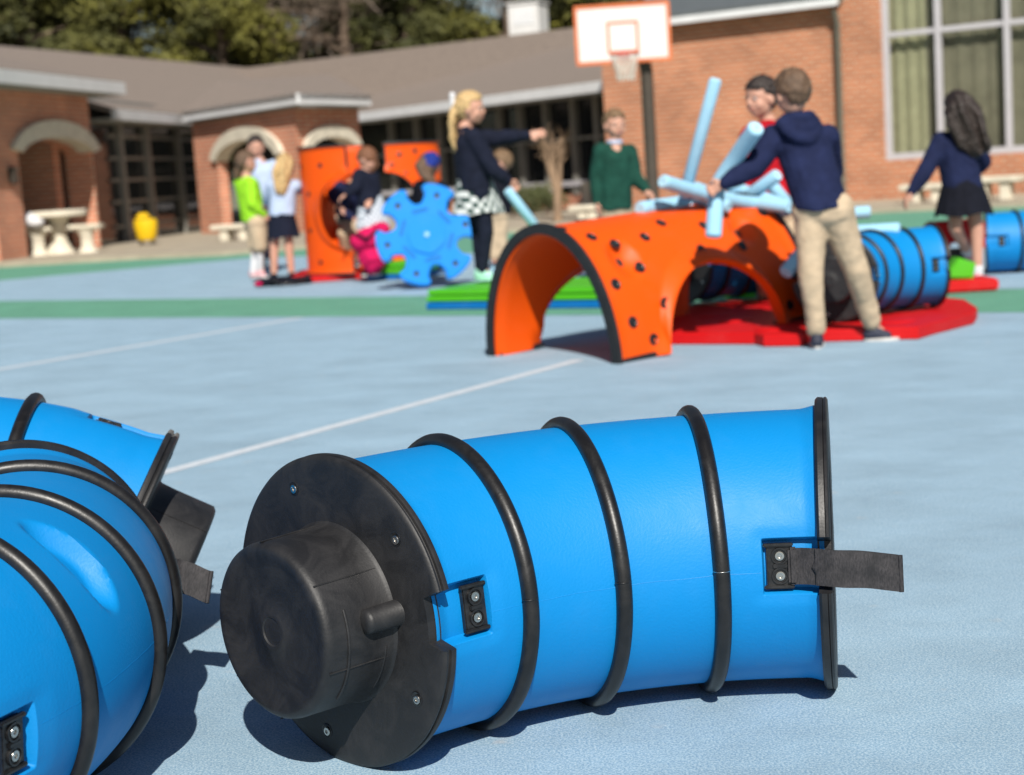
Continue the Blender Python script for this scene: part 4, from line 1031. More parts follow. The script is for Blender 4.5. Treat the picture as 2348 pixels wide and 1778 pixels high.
# small tree and shrubs -------------------------------------------------
tb = hz(1205, 487, 0); TY = tb.y
tr_ = thing('small_tree', 'bare tan trunked little tree before the corridor windows', 'tree', loc=(tb.x, tb.y, .06))
b = MB()
random.seed(3)
b.tube([(0, 0, 0), (.02, 0, .4), (-.02, 0, .8), (-.04, .02, 1.2)], [.075, .06, .045, .03], 10)
b.tube([(0, 0, .1), (.06, .03, .5), (.10, .04, 1.0), (.12, .05, 1.3)], [.055, .042, .035, .02], 10)
b.tube([(-.01, 0, .5), (-.12, .02, 1.0), (-.13, 0, 1.25)], [.038, .03, .02], 8)
b.build('trunk', 'tan', tr_, 60)
b = MB()
for i in range(60):
    a = random.uniform(0, 6.28); p = Vector((random.uniform(-.2, .2), random.uniform(-.1, .15), random.uniform(.9, 1.25))); q = p+Vector((math.cos(a)*.2, math.sin(a)*.2, random.uniform(.05, .35)))
    b.tube([p, (p+q)/2+Vector((0, 0, .05)), q], [.009, .006, .003], 5)
b.build('crown', 'tan', tr_)
def leafball(b, c, rad, n, sz, fl=.4):
    for i in range(n):
        d = Vector(rng.normal(size=3)).normalized(); r = rng.uniform(.45, 1)**.6
        p = Vector((c[0]+d.x*rad[0]*r, c[1]+d.y*rad[1]*r, c[2]+d.z*rad[2]*r))
        u_ = Vector(rng.normal(size=3)).normalized(); v_ = u_.orthogonal().normalized(); s_ = sz*rng.uniform(.6, 1.4)
        b.add([p-u_*s_, p+v_*s_*fl, p+u_*s_, p-v_*s_*fl], [(0, 1, 2, 3)])
for (x, y, lab) in ((1108, 455, 'rounded green shrub left in the mulch bed'), (1148, 452, 'rounded green shrub next to the small tree, in the mulch bed'), (1185, 450, 'green shrub touching the base of the small tree')):
    sp = hz(x, 478, 0); s_ = thing('shrub', lab, 'shrub', loc=(sp.x, sp.y, .07), group='shrubs below the corridor windows')
    b = MB(); 
    for k_ in range(7): leafball(b, (rng.uniform(-.2, .2), rng.uniform(-.15, .15), .28+rng.uniform(-.08, .15)), (.2, .2, .19), 130, .035)
    b.build('foliage', 'shrub', s_); MB().tube([(0, 0, 0), (.02, 0, .3)], [.03, .015], 7).build('stem', 'bark', s_)

# wood behind the roofs --------------------------------------------------
def pine(x, y, h, kind, label, mats='needle'):
    r = thing('pine_tree', label, 'tree', loc=(x, y, 0), group='trees behind the school roofs')
    lean = rng.normal(size=2)*.3; b = MB(); b.tube([(0, 0, 0), (lean[0]*.4, lean[1]*.4, h*.4), (lean[0], lean[1], h*.97)], [.17, .14, .04], 9)
    lims = []
    for i in range(34):
        z = h*rng.uniform(.12, .95); a = rng.uniform(0, 6.28); L = (1.1-(z/h)*.55)*rng.uniform(1.3, 2.6)
        p = Vector((lean[0]*z/h, lean[1]*z/h, z)); q = p+Vector((math.cos(a)*L, math.sin(a)*L, rng.uniform(-.2, .9)))
        b.tube([p, (p+q)/2+Vector((0, 0, .1)), q], [.06, .04, .015], 5, cap=False); lims.append((p, q))
    b.build('trunk', 'bark', r, 60)
    b = MB()
    if kind == 'pine':
        for (p, q) in lims:
            for k_ in range(7):
                c = p.lerp(q, rng.uniform(.45, 1.05))+Vector(rng.normal(size=3))*.2
                leafball(b, c, (.55, .55, .32), 46, .13, .35)
        b.build('crown', mats, r)
    else:
        for (p, q) in lims:
            for k_ in range(16):
                c = p.lerp(q, rng.uniform(.3, 1)); e = c+Vector(rng.normal(size=3))*.55+Vector((0, 0, .3)); b.tube([c, e], [.02, .006], 3, cap=False)
                for j in range(3): f_ = c.lerp(e, rng.uniform(.3, 1)); b.tube([f_, f_+Vector(rng.normal(size=3))*.3+Vector((0, 0, .15))], [.010, .004], 3, cap=False)
        b.build('crown', 'twig', r)
kinds = ['tall olive green pine standing behind the school roof', 'dark needled pine standing behind the school roof', 'bare grey brown tree between the pines behind the roof']
xs = np.linspace(-24, 14, 17)
for row in range(4):
    for i, x in enumerate(xs):
        if row == 2 and i % 2: continue
        X = x+rng.uniform(-.9, .9)+row*1.1; Y = 46+row*5+rng.uniform(-1.5, 1.5)
        if X > 9 and row < 2: continue
        if row == 3: Y = 63+rng.uniform(-2, 2); X *= 1.15
        kd_ = 2 if rng.random() < .24 else (0 if rng.random() < .55 else 1)
        pine(X*(1+.05*row), Y, rng.uniform(10, 13), 'bare' if kd_ == 2 else 'pine', kinds[kd_], 'needle' if kd_ == 0 else 'needle2')

# ------------------------------------------------------------------ children
from mathutils import noise
def cap(b, p, q, r0, r1, n=14):
    p, q = Vector(p), Vector(q); d = q-p; L = d.length
    if L < 1e-5: return b.ell(p, (r0, r0, r0))
    mt = Matrix.Translation(p) @ d.to_track_quat('Z', 'Y').to_matrix().to_4x4()
    prof = [(r0*math.cos(a), -r0*math.sin(a)) for a in np.linspace(1.45, 0, 6)]+[(r1*math.cos(a), L+r1*math.sin(a)) for a in np.linspace(0, 1.45, 6)]
    return b.lathe(prof, mt, n)
def chain(b, pts, rs):
    for i in range(len(pts)-1): cap(b, pts[i], pts[i+1], rs[i], rs[i+1])
def blobmesh(b, name, m, parent, vox=.008, it=4, amp=0, fr=14, label=None):
    o = b.build(name, m, parent); bake(o, [('REMESH', dict(mode='VOXEL', voxel_size=vox, use_smooth_shade=True)), ('SMOOTH', dict(factor=.5, iterations=it))])
    if amp:
        me = o.data; n = len(me.vertices); co = np.empty(n*3); no = np.empty(n*3); me.vertices.foreach_get('co', co); me.vertices.foreach_get('normal', no)
        co = co.reshape(-1, 3); no = no.reshape(-1, 3)
        dsp = np.array([noise.noise(Vector((p[0]*fr, p[1]*fr, p[2]*fr*.7)))+.5*noise.noise(Vector(p)*fr*2.3) for p in co]); co += no*dsp[:, None]*amp
        me.vertices.foreach_set('co', co.ravel()); me.update()
    if label: o['label'] = label
    return o
def hand(b, wrist, d, nrm, curl=.5, s=1.0, side=1):
    """d: wrist to knuckles; nrm: out of the palm; side: which way the thumb leaves"""
    d = Vector(d).normalized(); nrm = Vector(nrm); nrm = (nrm-d*nrm.dot(d)).normalized(); a = d.cross(nrm)*side
    w_ = Vector(wrist)
    for k in (-1, 0, 1): cap(b, w_+a*k*.010*s, w_+d*.048*s+a*k*.015*s, .0125*s, .0118*s)
    L = [.040, .047, .044, .034]
    for i, l in enumerate(L):
        k = (1.5-i); p = w_+d*.052*s+a*k*.0135*s; ang = curl*.5; dd = d
        for j, f in enumerate((.48, .32, .24)):
            ang2 = curl*(.55+.5*j)+.05*i; dd = (d*math.cos(ang2)+nrm*math.sin(ang2)+a*k*.05).normalized()
            q = p+dd*l*f*s*1.15; cap(b, p, q, .0074*s-.0006*j, .0070*s-.0007*j, 10); p = q
    p = w_+d*.014*s+a*.014*s; q = p+(a*.8+d*.55+nrm*.25).normalized()*.026*s; t = q+(d*.75+a*.25+nrm*(.3+.4*curl)).normalized()*.022*s
    cap(b, p, q, .0105*s, .0085*s, 10); cap(b, q, t, .0082*s, .0066*s, 10)
def frame_of(f, up=(0, 0, 1)):
    y = Vector(f).normalized(); z = Vector(up); z = (z-y*z.dot(y)).normalized(); x = y.cross(z); return x, y, z
def head_parts(b, c, f, s, up=(0, 0, 1)):
    x, y, z = frame_of(f, up); R3 = Matrix((x, y, z)).transposed().to_4x4()
    def P(a, d, e): return c+(x*a+y*d+z*e)*s
    b.ell(P(0, -.008, .018), (.070*s, .086*s, .080*s), R3); b.ell(P(0, .012, -.030), (.056*s, .064*s, .062*s), R3); b.ell(P(0, .030, -.066), (.032*s, .036*s, .026*s), R3)
    b.ell(P(0, .074, -.020), (.010*s, .016*s, .016*s), R3); cap(b, P(0, .070, .012), P(0, .082, -.020), .007*s, .0105*s)      # nose
    for k in (-1, 1):
        b.ell(P(k*.070, -.004, -.012), (.010*s, .018*s, .026*s), R3); b.ell(P(k*.032, .042, -.028), (.024*s, .024*s, .030*s), R3)
    cap(b, P(-.036, .058, .018), P(.036, .058, .018), .013*s, .013*s); b.ell(P(0, .062, -.050), (.020*s, .016*s, .012*s), R3)
    return P, R3
def face_parts(parent, P, R3, s):
    for k in (-1, 1):
        b = MB(); b.ell(P(k*.028, .066, .0), (.0105*s, .007*s, .0060*s), R3); e = b.build('eye', 'eye', parent, 180)
        MB().ell(P(k*.028, .0718, .0), (.0056*s, .003*s, .0056*s), R3).build('iris', 'iris', e, 180)
    b = MB(); cap(b, P(-.018, .076, -.050), P(.018, .076, -.050), .0042*s, .0042*s); b.build('lips', 'lips', parent, 180)
def hair(parent, P, R3, s, m, style='short', back=None, thick=.016, fringe=.030, long=None, seed=1):
    rg_ = np.random.default_rng(seed); b = MB()
    n = 0
    for i in range(900):
        d = rg_.normal(size=3); d /= np.linalg.norm(d)
        if d[2] < (-.92 if d[1] < -.3 else -.5): continue
        # keep the face free
        if d[1] > .25 and d[2] < .52-.25*abs(d[0]) and abs(d[0]) < .93: continue
        if d[1] > .05 and d[2] < .12: continue
        if d[2] < -.25 and d[1] > -.25: continue
        r = thick*(.7+.6*rg_.random())*s
        c = P(d[0]*.070, -.006+d[1]*.085, .020+d[2]*.082)
        b.ell(c, (r, r, r*1.1), None, 8, 6); n += 1
        if n > 420: break
    if long:
        for (p0, p1, p2, r0, r1, cnt, spr) in long:
            p0, p1, p2 = Vector(p0), Vector(p1), Vector(p2)
            for i in range(cnt):
                o = Vector(rg_.normal(size=3))*spr; prev = p0+o*.6; 
                for j in range(1, 7):
                    u = j/6; q = p0*(1-u)**2+p1*2*u*(1-u)+p2*u*u+o*(1-.45*u*u)+Vector(rg_.normal(size=3))*.0035
                    rr = (r0+(r1-r0)*u)*.34; cap(b, prev, q, rr, rr*.9, 8); prev = q
    return blobmesh(b, 'hair', m, parent, .0065, 1, .003, 60)
def shoe(parent, heel, toe, m, s=1.0, sole='sole', name='shoe'):
    h, t = Vector(heel), Vector(toe); d = (t-h); d.z = 0; L = d.length; d.normalize()
    b = MB(); cap(b, h+Vector((0, 0, .036*s)), h+d*L*.35+Vector((0, 0, .040*s)), .031*s, .034*s); cap(b, h+d*L*.3+Vector((0, 0, .034*s)), t-d*.03*s+Vector((0, 0, .024*s)), .034*s, .027*s)
    cap(b, h+Vector((0, 0, .04*s)), h+d*.012+Vector((0, 0, .075*s)), .029*s, .030*s)
    z0 = min(h.z, t.z)
    b.v = [(p[0], p[1], max(p[2], z0+.010)) for p in b.v]
    o = blobmesh(b, name, m, parent, .007, 3)
    c = (h+t)/2; 
    rz = math.atan2(d.y, d.x); pts = []
    for a in np.linspace(0, 2*math.pi, 24, endpoint=False):
        ca_, sa_ = math.cos(a), math.sin(a); pts.append((ca_*(L/2+.028*s)+.002, sa_*(.036*s if ca_ > -.2 else .031*s)))
    sm = MB().prism(pts, 0, .018*s, .003, Matrix.Translation((c.x, c.y, z0)) @ Matrix.Rotation(rz, 4, 'Z')).build('sole', sole, o, 50)
    return o
def skirt(parent, waist, hem, rw, rh, m, up=None, pleats=14, dep=.35, name='skirt'):
    w_, h_ = Vector(waist), Vector(hem); vs = []; fs = []; n = 112; rows = 10
    for lay in (0, 1):
        for j in range(rows+1):
            u = j/rows; c = w_.lerp(h_, u); r = rw+(rh-rw)*u**.8-(.008 if lay else 0)
            for k in range(n):
                a = 2*math.pi*k/n; rr = r*(1+dep*.16*u*abs(math.sin(pleats*a/2))+.02*math.sin(3*a+u))
                vs.append((c.x+rr*math.cos(a), c.y+rr*.82*math.sin(a), c.z+.008*math.sin(4*a)*u))
    m_ = (rows+1)*n
    for j in range(rows):
        for k in range(n):
            q = j*n+k; q2 = j*n+(k+1) % n; fs += [(q, q2, q2+n, q+n), (q+m_, q+n+m_, q2+n+m_, q2+m_)]
    for k in range(n):
        for j in (0, rows): q = j*n+k; q2 = j*n+(k+1) % n; fs.append((q, q2, q2+m_, q+m_))
    return MB().add(vs, fs).build(name, m, parent, 60)
def person(label, J, face, top, bottom, hairm, skin='skin', shoes='shoe', s=1.0, hs=1.0, hairlong=None, hands=None, up=(0, 0, 1), socks=None, feet=True, sleeves='long', thick=.011, hood=False, bulk=1.0, collar=None, seed=1, group='children playing', legs=True, soles='sole', fast=False):
    """J: joints in world space: head, neck, chest, pelvis, shL elL haL, shR elR haR, hipL knL anL toL, hipR knR anR toR"""
    J = {k: Vector(v) for k, v in J.items()}
    base = Vector((J['pelvis'].x, J['pelvis'].y, min(J['anL'].z, J['anR'].z)-.07*s if legs else 0))
    J = {k: v-base for k, v in J.items()}
    root = thing('person', label, 'person', loc=base, group=group)
    b = MB(); B = bulk
    P, R3 = head_parts(b, J['head'], face, hs, up)
    cap(b, J['neck'], J['head']+Vector((0, 0, -.05*hs)), .036*s, .036*s); cap(b, J['neck'], J['chest'], .045*s, .085*s*B)
    chain(b, [J['chest'], J['pelvis']], [.078*s*B, .070*s*B]); cap(b, J['shL'], J['shR'], .038*s, .038*s); cap(b, J['hipL'], J['hipR'], .060*s*B, .060*s*B)
    for k in 'LR':
        chain(b, [J['sh'+k], J['el'+k], J['ha'+k]], [.040*s*B, .030*s, .020*s])
        chain(b, [J['hip'+k], J['kn'+k], J['an'+k]], [.056*s*B, .042*s, .029*s]); tz = J['to'+k].copy(); tz.z = max(min(tz.z, J['an'+k].z-.035*s), J['an'+k].z-.10); cap(b, J['an'+k], J['an'+k].lerp(tz, .4), .026*s, .018*s)
        hd = (J['ha'+k]-J['el'+k]).normalized(); spec = (hands or {}).get(k, {}); 
        hand(b, J['ha'+k], spec.get('d', hd), spec.get('n', (0, -.3, -1) if abs(hd.z) < .7 else ((1 if k == 'L' else -1), .2, 0)), spec.get('curl', .45), s*1.05, spec.get('side', 1 if k == 'L' else -1))
    body = blobmesh(b, 'body', skin, root, .0058, 2)
    face_parts(root, P, R3, hs)
    hl = [(Vector(a)-base, Vector(c)-base, Vector(d)-base, r0, r1, n, sp) for (a, c, d, r0, r1, n, sp) in hairlong] if hairlong else None
    hair(root, P, R3, hs, hairm, long=hl, thick=thick, seed=seed)
    # top
    b = MB(); g_ = .014*s
    cap(b, J['neck']+Vector((0, 0, -.025*s)), J['chest'], .046*s+g_*.4, .080*s*B+g_); low = J['pelvis']-Vector((0, 0, .03*s))
    side = (J['shR']-J['shL']).normalized()
    for k in (-1, 0, 1): cap(b, J['chest']+side*k*.032*s, low-Vector((0, 0, .07*s))+side*k*.028*s, .078*s*B+g_, .082*s*B+g_*1.3)
    hem = J['pelvis'].z-.045*s; b.v = [(p[0], p[1], max(p[2], hem+.006*math.sin(p[0]*40))) for p in b.v]
    cap(b, J['shL'], J['shR'], .046*s+g_*.6, .046*s+g_*.6)
    for k in 'LR':
        e = J['el'+k]; h = J['ha'+k]
        if sleeves == 'long': chain(b, [J['sh'+k], e, e.lerp(h, .5), e.lerp(h, .93)], [.048*s*B+g_*.9, .041*s+g_, .037*s+g_*.9, .027*s+g_*.5])
        else: cap(b, J['sh'+k], J['sh'+k].lerp(e, .75), .046*s*B+g_, .042*s+g_)
    if hood:
        bk = -Vector(face).normalized(); bk.z = 0; bk.normalize(); x, y, z = frame_of(face)
        for a in np.linspace(-1.5, 1.5, 13):
            for u in (0, .5, 1):
                rad = .060+.030*u; q = J['neck']+x*math.sin(a)*rad+bk*(math.cos(a)*(.058+.022*u))+Vector((0, 0, .004-.075*u*max(0, math.cos(a))**1.5-.02*u)); b.ell(q, (.026, .024, .030), None, 10, 7)
    blobmesh(b, 'jumper' if sleeves == 'long' else 'shirt', top, root, .008, 3, .0055, 11)
    if collar:
        b = MB(); x, y, z = frame_of(face)
        for a in np.linspace(-1.9, 1.9, 9): b.ell(J['neck']+(x*math.sin(a)+y*math.cos(a))*.047*s+Vector((0, 0, .004)), (.015, .015, .018), None, 10, 6)
        blobmesh(b, 'collar', collar, root, .007, 2)
    kind, bm_ = bottom[:2]
    if kind in ('trousers', 'shorts'):
        b = MB(); cap(b, J['hipL'], J['hipR'], .080*s*B+g_*.7, .080*s*B+g_*.7); cap(b, J['pelvis']-Vector((0, 0, .01*s)), (J['hipL']+J['hipR'])/2, .070*s*B, .084*s*B+g_*.5)
        for k in 'LR':
            if kind == 'trousers': chain(b, [J['hip'+k], J['kn'+k], J['an'+k]+(J['kn'+k]-J['an'+k]).normalized()*.03], [.074*s*B+g_*.5, .052*s+g_*.5, .042*s+g_*.4])
            else: cap(b, J['hip'+k], J['kn'+k], .074*s*B+g_, .060*s+g_)
        blobmesh(b, kind, bm_, root, .008, 3, .006, 11)
    else:
        mid = (J['hipL']+J['hipR'])/2; skl = bottom[2]; skirt(root, J['pelvis']+Vector((0, 0, .05*s)), mid+Vector((0, 0, -skl)), .098*s*B, bottom[3], bm_)
        b = MB(); cap(b, J['hipL'], J['hipR'], .078*s*B, .078*s*B)
    if socks:
        for k in 'LR':
            b = MB(); d = (J['kn'+k]-J['an'+k]); cap(b, J['an'+k]-d.normalized()*.02, J['an'+k]+d*socks[1], .034*s, .038*s); blobmesh(b, 'sock', socks[0], root, .007, 2)
    if bottom[0] == 'skirt' and len(bottom) > 4:
        b = MB(); cap(b, J['hipL'], J['hipR'], .075*s, .075*s)
        for k in 'LR': chain(b, [J['hip'+k], J['kn'+k], J['an'+k]], [.070*s, .052*s, .038*s])
        blobmesh(b, 'leggings', bottom[4], root, .0085, 2, .003, 14)
    if feet:
        for k in 'LR':
            a, t = J['an'+k], J['to'+k]; d = (t-a); d.z = 0; d.normalize(); shoe(root, Vector((a.x, a.y, 0 if min(a.z, t.z) < .12 else min(a.z, t.z)-.03))-d*.02*s, Vector((t.x, t.y, 0 if min(a.z, t.z) < .12 else min(a.z, t.z)-.03)), shoes, s, soles)
    return root
V = Vector
# boy in the navy hoodie leaning over the pile
person('child in navy hoodie and khaki trousers leaning over the noodles, seen from behind',
    dict(head=at(1712, 203, 7.2), neck=at(1722, 258, 7.22), chest=at(1736, 316, 7.24), pelvis=at(1775, 432, 7.18),
         shL=at(1672, 298, 7.24), elL=at(1628, 362, 7.2), haL=at(1563, 397, 7.18), shR=at(1786, 296, 7.26), elR=at(1796, 372, 7.42), haR=at(1762, 400, 7.62),
         hipL=at(1751, 452, 7.2), knL=at(1751, 588, 7.2), anL=at(1764, 722, 7.24), toL=at(1766, 742, 7.42),
         hipR=at(1802, 452, 7.18), knR=at(1848, 583, 7.25), anR=at(1886, 706, 7.38), toR=at(1929, 728, 7.36)),
    (-.32, .92, -.28), 'navy', ('trousers', 'khaki'), 'brown', hs=1.0, s=.96, hood=True, bulk=1.05, hands=dict(L=dict(d=(-.8, .2, -.35), n=(0, -1, -.15), curl=1.35, side=1)), thick=.012)
# the boy in red
pY = 8.9
person('older child with dark hair in a red jacket facing left behind the hoodie child',
    dict(head=at(1645, 212, pY), neck=at(1658, 262, pY+.02), chest=at(1662, 330, pY+.03), pelvis=at(1672, 450, pY+.06),
         shL=at(1622, 295, pY-.05), elL=at(1606, 365, pY-.12), haL=at(1600, 425, pY-.28), shR=at(1702, 295, pY+.1), elR=at(1718, 365, pY+.05), haR=at(1690, 425, pY-.2),
         hipL=at(1655, 462, pY), knL=at(1655, 550, pY-.05), anL=hz(1655, 640, .08)*1, toL=hz(1640, 646, 0), hipR=at(1692, 462, pY+.08), knR=at(1700, 550, pY), anR=at(1702, 632, pY+.05), toR=at(1690, 640, pY-.05)),
    (-.86, -.5, -.06), 'redc', ('trousers', 'khaki'), 'darkh', hs=1.1, s=1.05, seed=4, skin='skin')
# girl with ponytail on the mat
gy = 11.12; mz = .145
def G(x, y, d=0): return at(x, y, gy+d)
person('blonde child with ponytail, navy jumper and checked skirt pointing right on the green mat',
    dict(head=G(1016, 236), neck=G(1004, 276), chest=G(1014, 318), pelvis=G(1024, 398), shL=G(1000, 296, .10), elL=G(1073, 300, .10), haL=G(1143, 292, .08), shR=G(1024, 298, -.1), elR=G(1066, 368, -.12), haR=G(1098, 392, -.1),
         hipL=G(1026, 418, .06), knL=G(1034, 500, .06), anL=G(1038, 580, .05), toL=G(1066, 592, .05), hipR=G(1036, 418, -.06), knR=G(1050, 500, -.06), anR=G(1042, 584, -.05), toR=G(1072, 598, -.07)),
    (1, -.12, -.04), 'navyd', ('skirt', 'plaidg', .135, .175, 'navyd'), 'blonde', hs=1.12, s=1.04, shoes='mint', soles='mint', seed=2, bulk=1.08,
    hairlong=[(G(985, 232), G(965, 270), G(986, 326), .052, .03, 16, .016)], hands=dict(L=dict(n=(0, -1, .2), curl=.25), R=dict(n=(0, -.8, -.5), curl=1.2)))
bow = MB(); c = G(978, 222)
cap(bow, c, c+V((-.01, 0, -.05)), .022, .012); cap(bow, c, c+V((.0, 0, .05)), .018, .022); cap(bow, c, c+V((-.012, -.02, -.12)), .012, .014)
o = blobmesh(bow, 'hair_ribbon', 'whitec', None, .006, 2)
pp = [p for p in bpy.data.objects if p.get('label', '').startswith('blonde child with ponytail')][0]; o.data.transform(Matrix.Translation(-pp.location)); o.parent = pp
# boy in green
gy2 = 12.3
def Q(x, y, d=0): return at(x, y, gy2+d)
person('child in a dark green jumper and khaki trousers standing behind the orange arch',
    dict(head=Q(1328, 270), neck=Q(1328, 308), chest=Q(1330, 345), pelvis=Q(1328, 440), shL=Q(1298, 325, -.02), elL=Q(1288, 385, 0), haL=Q(1290, 440, -.05), shR=Q(1360, 328, .05), elR=Q(1372, 385, 0), haR=Q(1398, 412, -.1),
         hipL=Q(1318, 452), knL=Q(1318, 515), anL=Q(1318, 575), toL=Q(1322, 584, -.12), hipR=Q(1342, 452, .03), knR=Q(1344, 515, .03), anR=Q(1345, 573, .03), toR=Q(1352, 582, -.1)),
    (.35, -.93, -.08), 'gsweat', ('trousers', 'khaki'), 'ltbrown', hs=1.1, s=1.02, seed=5, collar='paleblue', bulk=1.0)
# girl right
ry = 10.1
def E_(x, y, d=0): return at(x, y, ry+d)
person('child with long dark hair, navy jumper and black skirt running away at right',
    dict(head=E_(2068, 238), neck=E_(2066, 282), chest=E_(2066, 318), pelvis=E_(2078, 392), shL=E_(2034, 304), elL=E_(2003, 364, -.03), haL=E_(1967, 418, -.06), shR=E_(2102, 306), elR=E_(2122, 350, .12), haR=E_(2104, 372, .25),
         hipL=E_(2062, 412), knL=E_(2064, 492, -.02), anL=E_(2092, 548, .22), toL=E_(2094, 568, .24), hipR=E_(2098, 412), knR=E_(2110, 500), anR=E_(2112, 594), toR=E_(2116, 604, .1)),
    (-.1, 1, -.05), 'navy', ('skirt', 'blackc', .15, .175), 'darkh', hs=1.1, s=1.0, seed=6, shoes='pinkshoe', socks=('whitec', .14),
    hairlong=[(E_(2072, 224, -.06), E_(2086, 280, -.10), E_(2112, 318, -.08), .09, .07, 44, .040)], hands=dict(L=dict(n=(1, .2, .3), curl=.6)))
# two children at left + one behind
ly = 15.0
def A(x, y, d=0): return at(x, y, ly+d)
person('child with long blonde hair, pale shirt and navy skirt seen from behind at left',
    dict(head=A(616, 362), neck=A(614, 392), chest=A(613, 412), pelvis=A(608, 455), shL=A(590, 402), elL=A(580, 425, .1), haL=A(576, 440, .22), shR=A(638, 402), elR=A(650, 408, .1), haR=A(660, 412, .2),
         hipL=A(598, 466), knL=A(592, 538), anL=A(592, 596), toL=A(590, 603, .13), hipR=A(619, 466), knR=A(624, 536), anR=A(630, 592), toR=A(630, 600, .13)),
    (.2, 1, 0), 'paleblue', ('skirt', 'navyd', .20, .145), 'blonde', hs=1.08, s=.98, seed=7, bulk=1.02, hairlong=[(A(614, 346, -.05), A(612, 385, -.1), A(612, 412, -.09), .08, .05, 30, .032)], shoes='blackc')
lly = 15.7
def Bq(x, y, d=0): return at(x, y, lly+d)
person('child in a lime green jacket and khaki shorts turned to the right at far left',
    dict(head=Bq(532, 352), neck=Bq(532, 380), chest=Bq(536, 405), pelvis=Bq(548, 468), shL=Bq(520, 396, .08), elL=Bq(528, 430, .08), haL=Bq(560, 448, .1), shR=Bq(542, 398, -.1), elR=Bq(546, 440, -.14), haR=Bq(572, 464, -.1),
         hipL=Bq(548, 480, .05), knL=Bq(552, 530, .04), anL=Bq(548, 585, .02), toL=Bq(560, 592, .0), hipR=Bq(555, 482, -.06), knR=Bq(562, 532, -.06), anR=Bq(562, 578, -.02), toR=Bq(574, 590, -.05)),
    (.9, .35, 0), 'lime', ('shorts', 'khaki'), 'brown', hs=1.1, s=1.04, seed=8, bulk=1.1, socks=('whitec', .7), shoes='pinkshoe', hairlong=[(Bq(522, 345), Bq(514, 362), Bq(515, 380), .06, .045, 14, .02)])
wy = 17.0
def Wq(x, y, d=0): return at(x, y, wy+d)
person('taller child with black hair and a pale blue shirt behind the child in lime',
    dict(head=Wq(553, 318), neck=Wq(560, 345), chest=Wq(570, 375), pelvis=Wq(575, 440), shL=Wq(552, 362), elL=Wq(548, 400), haL=Wq(560, 430), shR=Wq(590, 360), elR=Wq(596, 395), haR=Wq(590, 425),
         hipL=Wq(565, 452), knL=Wq(566, 505), anL=Wq(568, 560), toL=Wq(568, 568, -.1), hipR=Wq(585, 452), knR=Wq(587, 505), anR=Wq(588, 560), toR=Wq(588, 568, -.1)),
    (.3, -.9, -.1), 'paleblue', ('trousers', 'navyd'), 'darkh', hs=1.15, s=1.1, seed=9, bulk=1.1)
# girl bending beside the standing arch
by = 14.2
def Bb(x, y, d=0): return at(x, y, by+d)
person('auburn haired child in dark jumper and grey plaid skirt bending beside the standing arch',
    dict(head=Bb(794, 345), neck=Bb(788, 368), chest=Bb(790, 390), pelvis=Bb(802, 436), shL=Bb(776, 378, -.05), elL=Bb(768, 405, -.12), haL=Bb(748, 420, -.15), shR=Bb(806, 380, .05), elR=Bb(812, 412, .05), haR=Bb(800, 432, -.1),
         hipL=Bb(793, 446), knL=Bb(792, 510), anL=Bb(794, 578), toL=Bb(786, 586, -.08), hipR=Bb(812, 446), knR=Bb(814, 510), anR=Bb(816, 578), toR=Bb(808, 586, -.08)),
    (-.55, .4, -.55), 'navyd', ('skirt', 'plaidb', .19, .15), 'redh', hs=1.05, s=.98, seed=10, hairlong=[(Bb(800, 335), Bb(812, 350), Bb(806, 368), .06, .04, 12, .02)], shoes='blackc')
# child crouching inside the standing arch
cy = 15.1
def Cq(x, y, d=0): return at(x, y, cy+d)
person('crouching child in navy reaching out of the round opening of the standing arch',
    dict(head=Cq(770, 372, .35), neck=Cq(765, 400, .3), chest=Cq(760, 420, .3), pelvis=Cq(752, 480, .45), shL=Cq(735, 405, .1), elL=Cq(718, 420, -.05), haL=Cq(735, 445, -.15), shR=Cq(752, 420, .1), elR=Cq(735, 455, -.1), haR=Cq(765, 472, -.2),
         hipL=Cq(745, 488, .4), knL=Cq(742, 505, .05), anL=Cq(748, 560, .2), toL=Cq(745, 572, .1), hipR=Cq(762, 488, .4), knR=Cq(768, 505, .05), anR=Cq(772, 560, .2), toR=Cq(770, 572, .1)),
    (.5, -.8, -.2), 'navy', ('trousers', 'khaki'), 'brown', hs=1.05, s=.95, seed=11)
# child with a cap behind the gear
ky = 13.5
def Kq(x, y, d=0): return at(x, y, ky+d)
cp = person('child in a blue cap and black jacket sitting behind the blue gear, seen from behind',
    dict(head=Kq(926, 362), neck=Kq(928, 392), chest=Kq(932, 420), pelvis=Kq(934, 480), shL=Kq(908, 404), elL=Kq(898, 440, .08), haL=Kq(905, 465, .2), shR=Kq(952, 406), elR=Kq(962, 440, .1), haR=Kq(950, 462, .25),
         hipL=Kq(920, 492), knL=Kq(915, 510, .3), anL=Kq(915, 570, .35), toL=Kq(912, 578, .45), hipR=Kq(948, 492), knR=Kq(952, 510, .3), anR=Kq(952, 570, .35), toR=Kq(954, 578, .45)),
    (-.1, 1, 0), 'blackc', ('trousers', 'blackc'), 'brown', hs=1.1, s=1.0, seed=12, hairlong=[(Kq(915, 352, -.06), Kq(918, 380, -.1), Kq(940, 405, -.1), .06, .05, 20, .025)])
b = MB(); c = Kq(930, 348, -.015)-cp.location; b.ell(c, (.082, .096, .075)); b.ell(c+V((0, -.05, -.02)), (.06, .05, .05))
blobmesh(b, 'cap', 'capblue', cp, .007, 2)
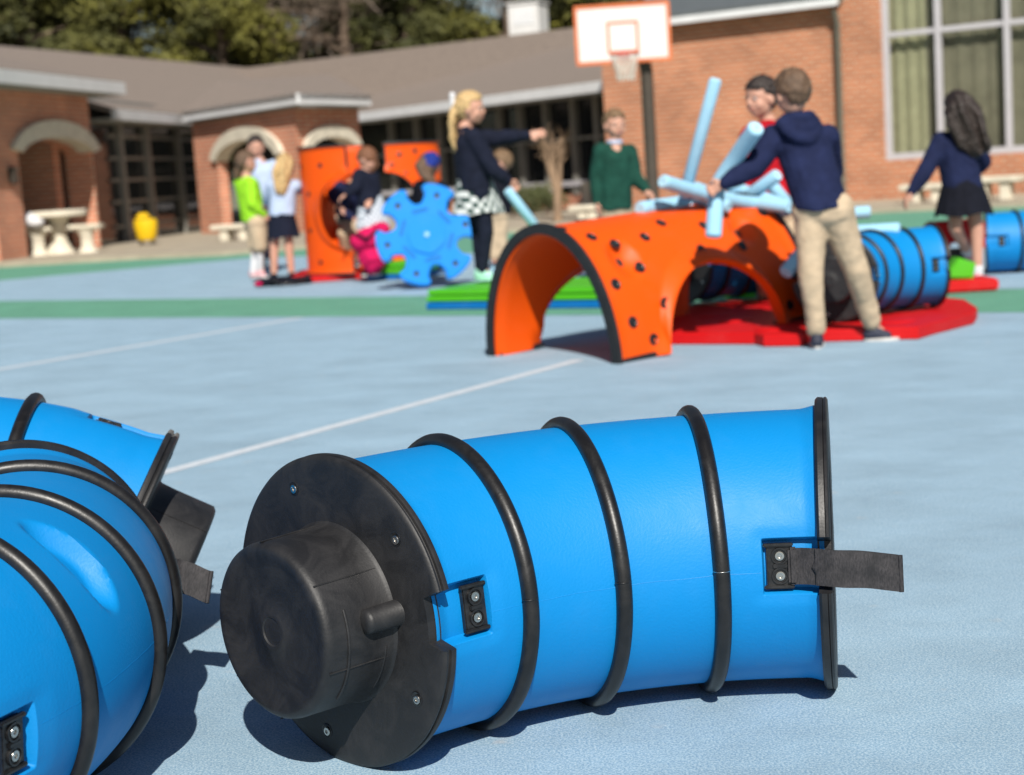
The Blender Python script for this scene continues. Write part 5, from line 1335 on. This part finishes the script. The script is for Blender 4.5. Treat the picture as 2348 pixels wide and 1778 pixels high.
# small child half hidden behind the tall girl
hy_ = 14.5
def Hq(x, y, d=0): return at(x, y, hy_+d)
person('child in dark jumper half hidden behind the pointing child',
    dict(head=Hq(1084, 352), neck=Hq(1080, 380), chest=Hq(1078, 400), pelvis=Hq(1074, 452), shL=Hq(1062, 392), elL=Hq(1058, 420), haL=Hq(1060, 445), shR=Hq(1094, 392), elR=Hq(1092, 425, -.05), haR=Hq(1084, 448, -.05),
         hipL=Hq(1066, 462), knL=Hq(1066, 508), anL=Hq(1068, 562), toL=Hq(1066, 568, -.1), hipR=Hq(1082, 462), knR=Hq(1083, 508), anR=Hq(1084, 562), toR=Hq(1084, 568, -.1)),
    (-.9, .2, -.1), 'blackc', ('trousers', 'khaki'), 'ltbrown', hs=1.05, s=.98, seed=13)

# ------------------------------------------------------------------ bags on the ground
p = hz(612, 618); r = thing('dark_bag', 'flat black bag with a pink patch at the feet of the blonde child at left', 'bag', loc=p)
b = MB(); 
for (x, y, z, rx_, ry_, rz_) in ((0, 0, .045, .20, .10, .045), (.14, .03, .04, .12, .08, .04), (-.16, .0, .035, .11, .09, .035)): b.ell((x, y, z), (rx_, ry_, rz_))
blobmesh(b, 'bag_body', 'blackc', r, .009, 2, .015, 9)
MB().ell((-.20, -.06, .035), (.05, .03, .02)).build('patch', 'magenta', r, 180)
b = MB(); b.tube([(-.1, -.08, .06), (0, -.15, .02), (.15, -.13, .02), (.2, -.05, .05)], .012, 8); b.build('strap', 'clamp', r, 180)
p = hz(805, 572); r = thing('magenta_bag', 'bright magenta bag resting against the lower rim of the standing orange arch', 'bag', loc=(p.x, 14.05, 0))
b = MB(); c0_ = at(800, 515, 14.05)-V((p.x, 14.05, 0))
b.ell(c0_, (.15, .10, .10)); b.ell(c0_+V((.09, 0, .07)), (.09, .08, .07)); b.ell(c0_+V((-.09, 0, -.03)), (.09, .09, .08)); b.ell(c0_+V((0, .05, -.15)), (.12, .12, .16))
blobmesh(b, 'bag_body', 'magenta', r, .009, 2, .014, 9)
b = MB(); b.tube([c0_+V((-.12, -.08, .05)), c0_+V((-.02, -.12, .0)), c0_+V((.08, -.09, .08))], .012, 8); b.build('strap', 'navyd', r, 180)
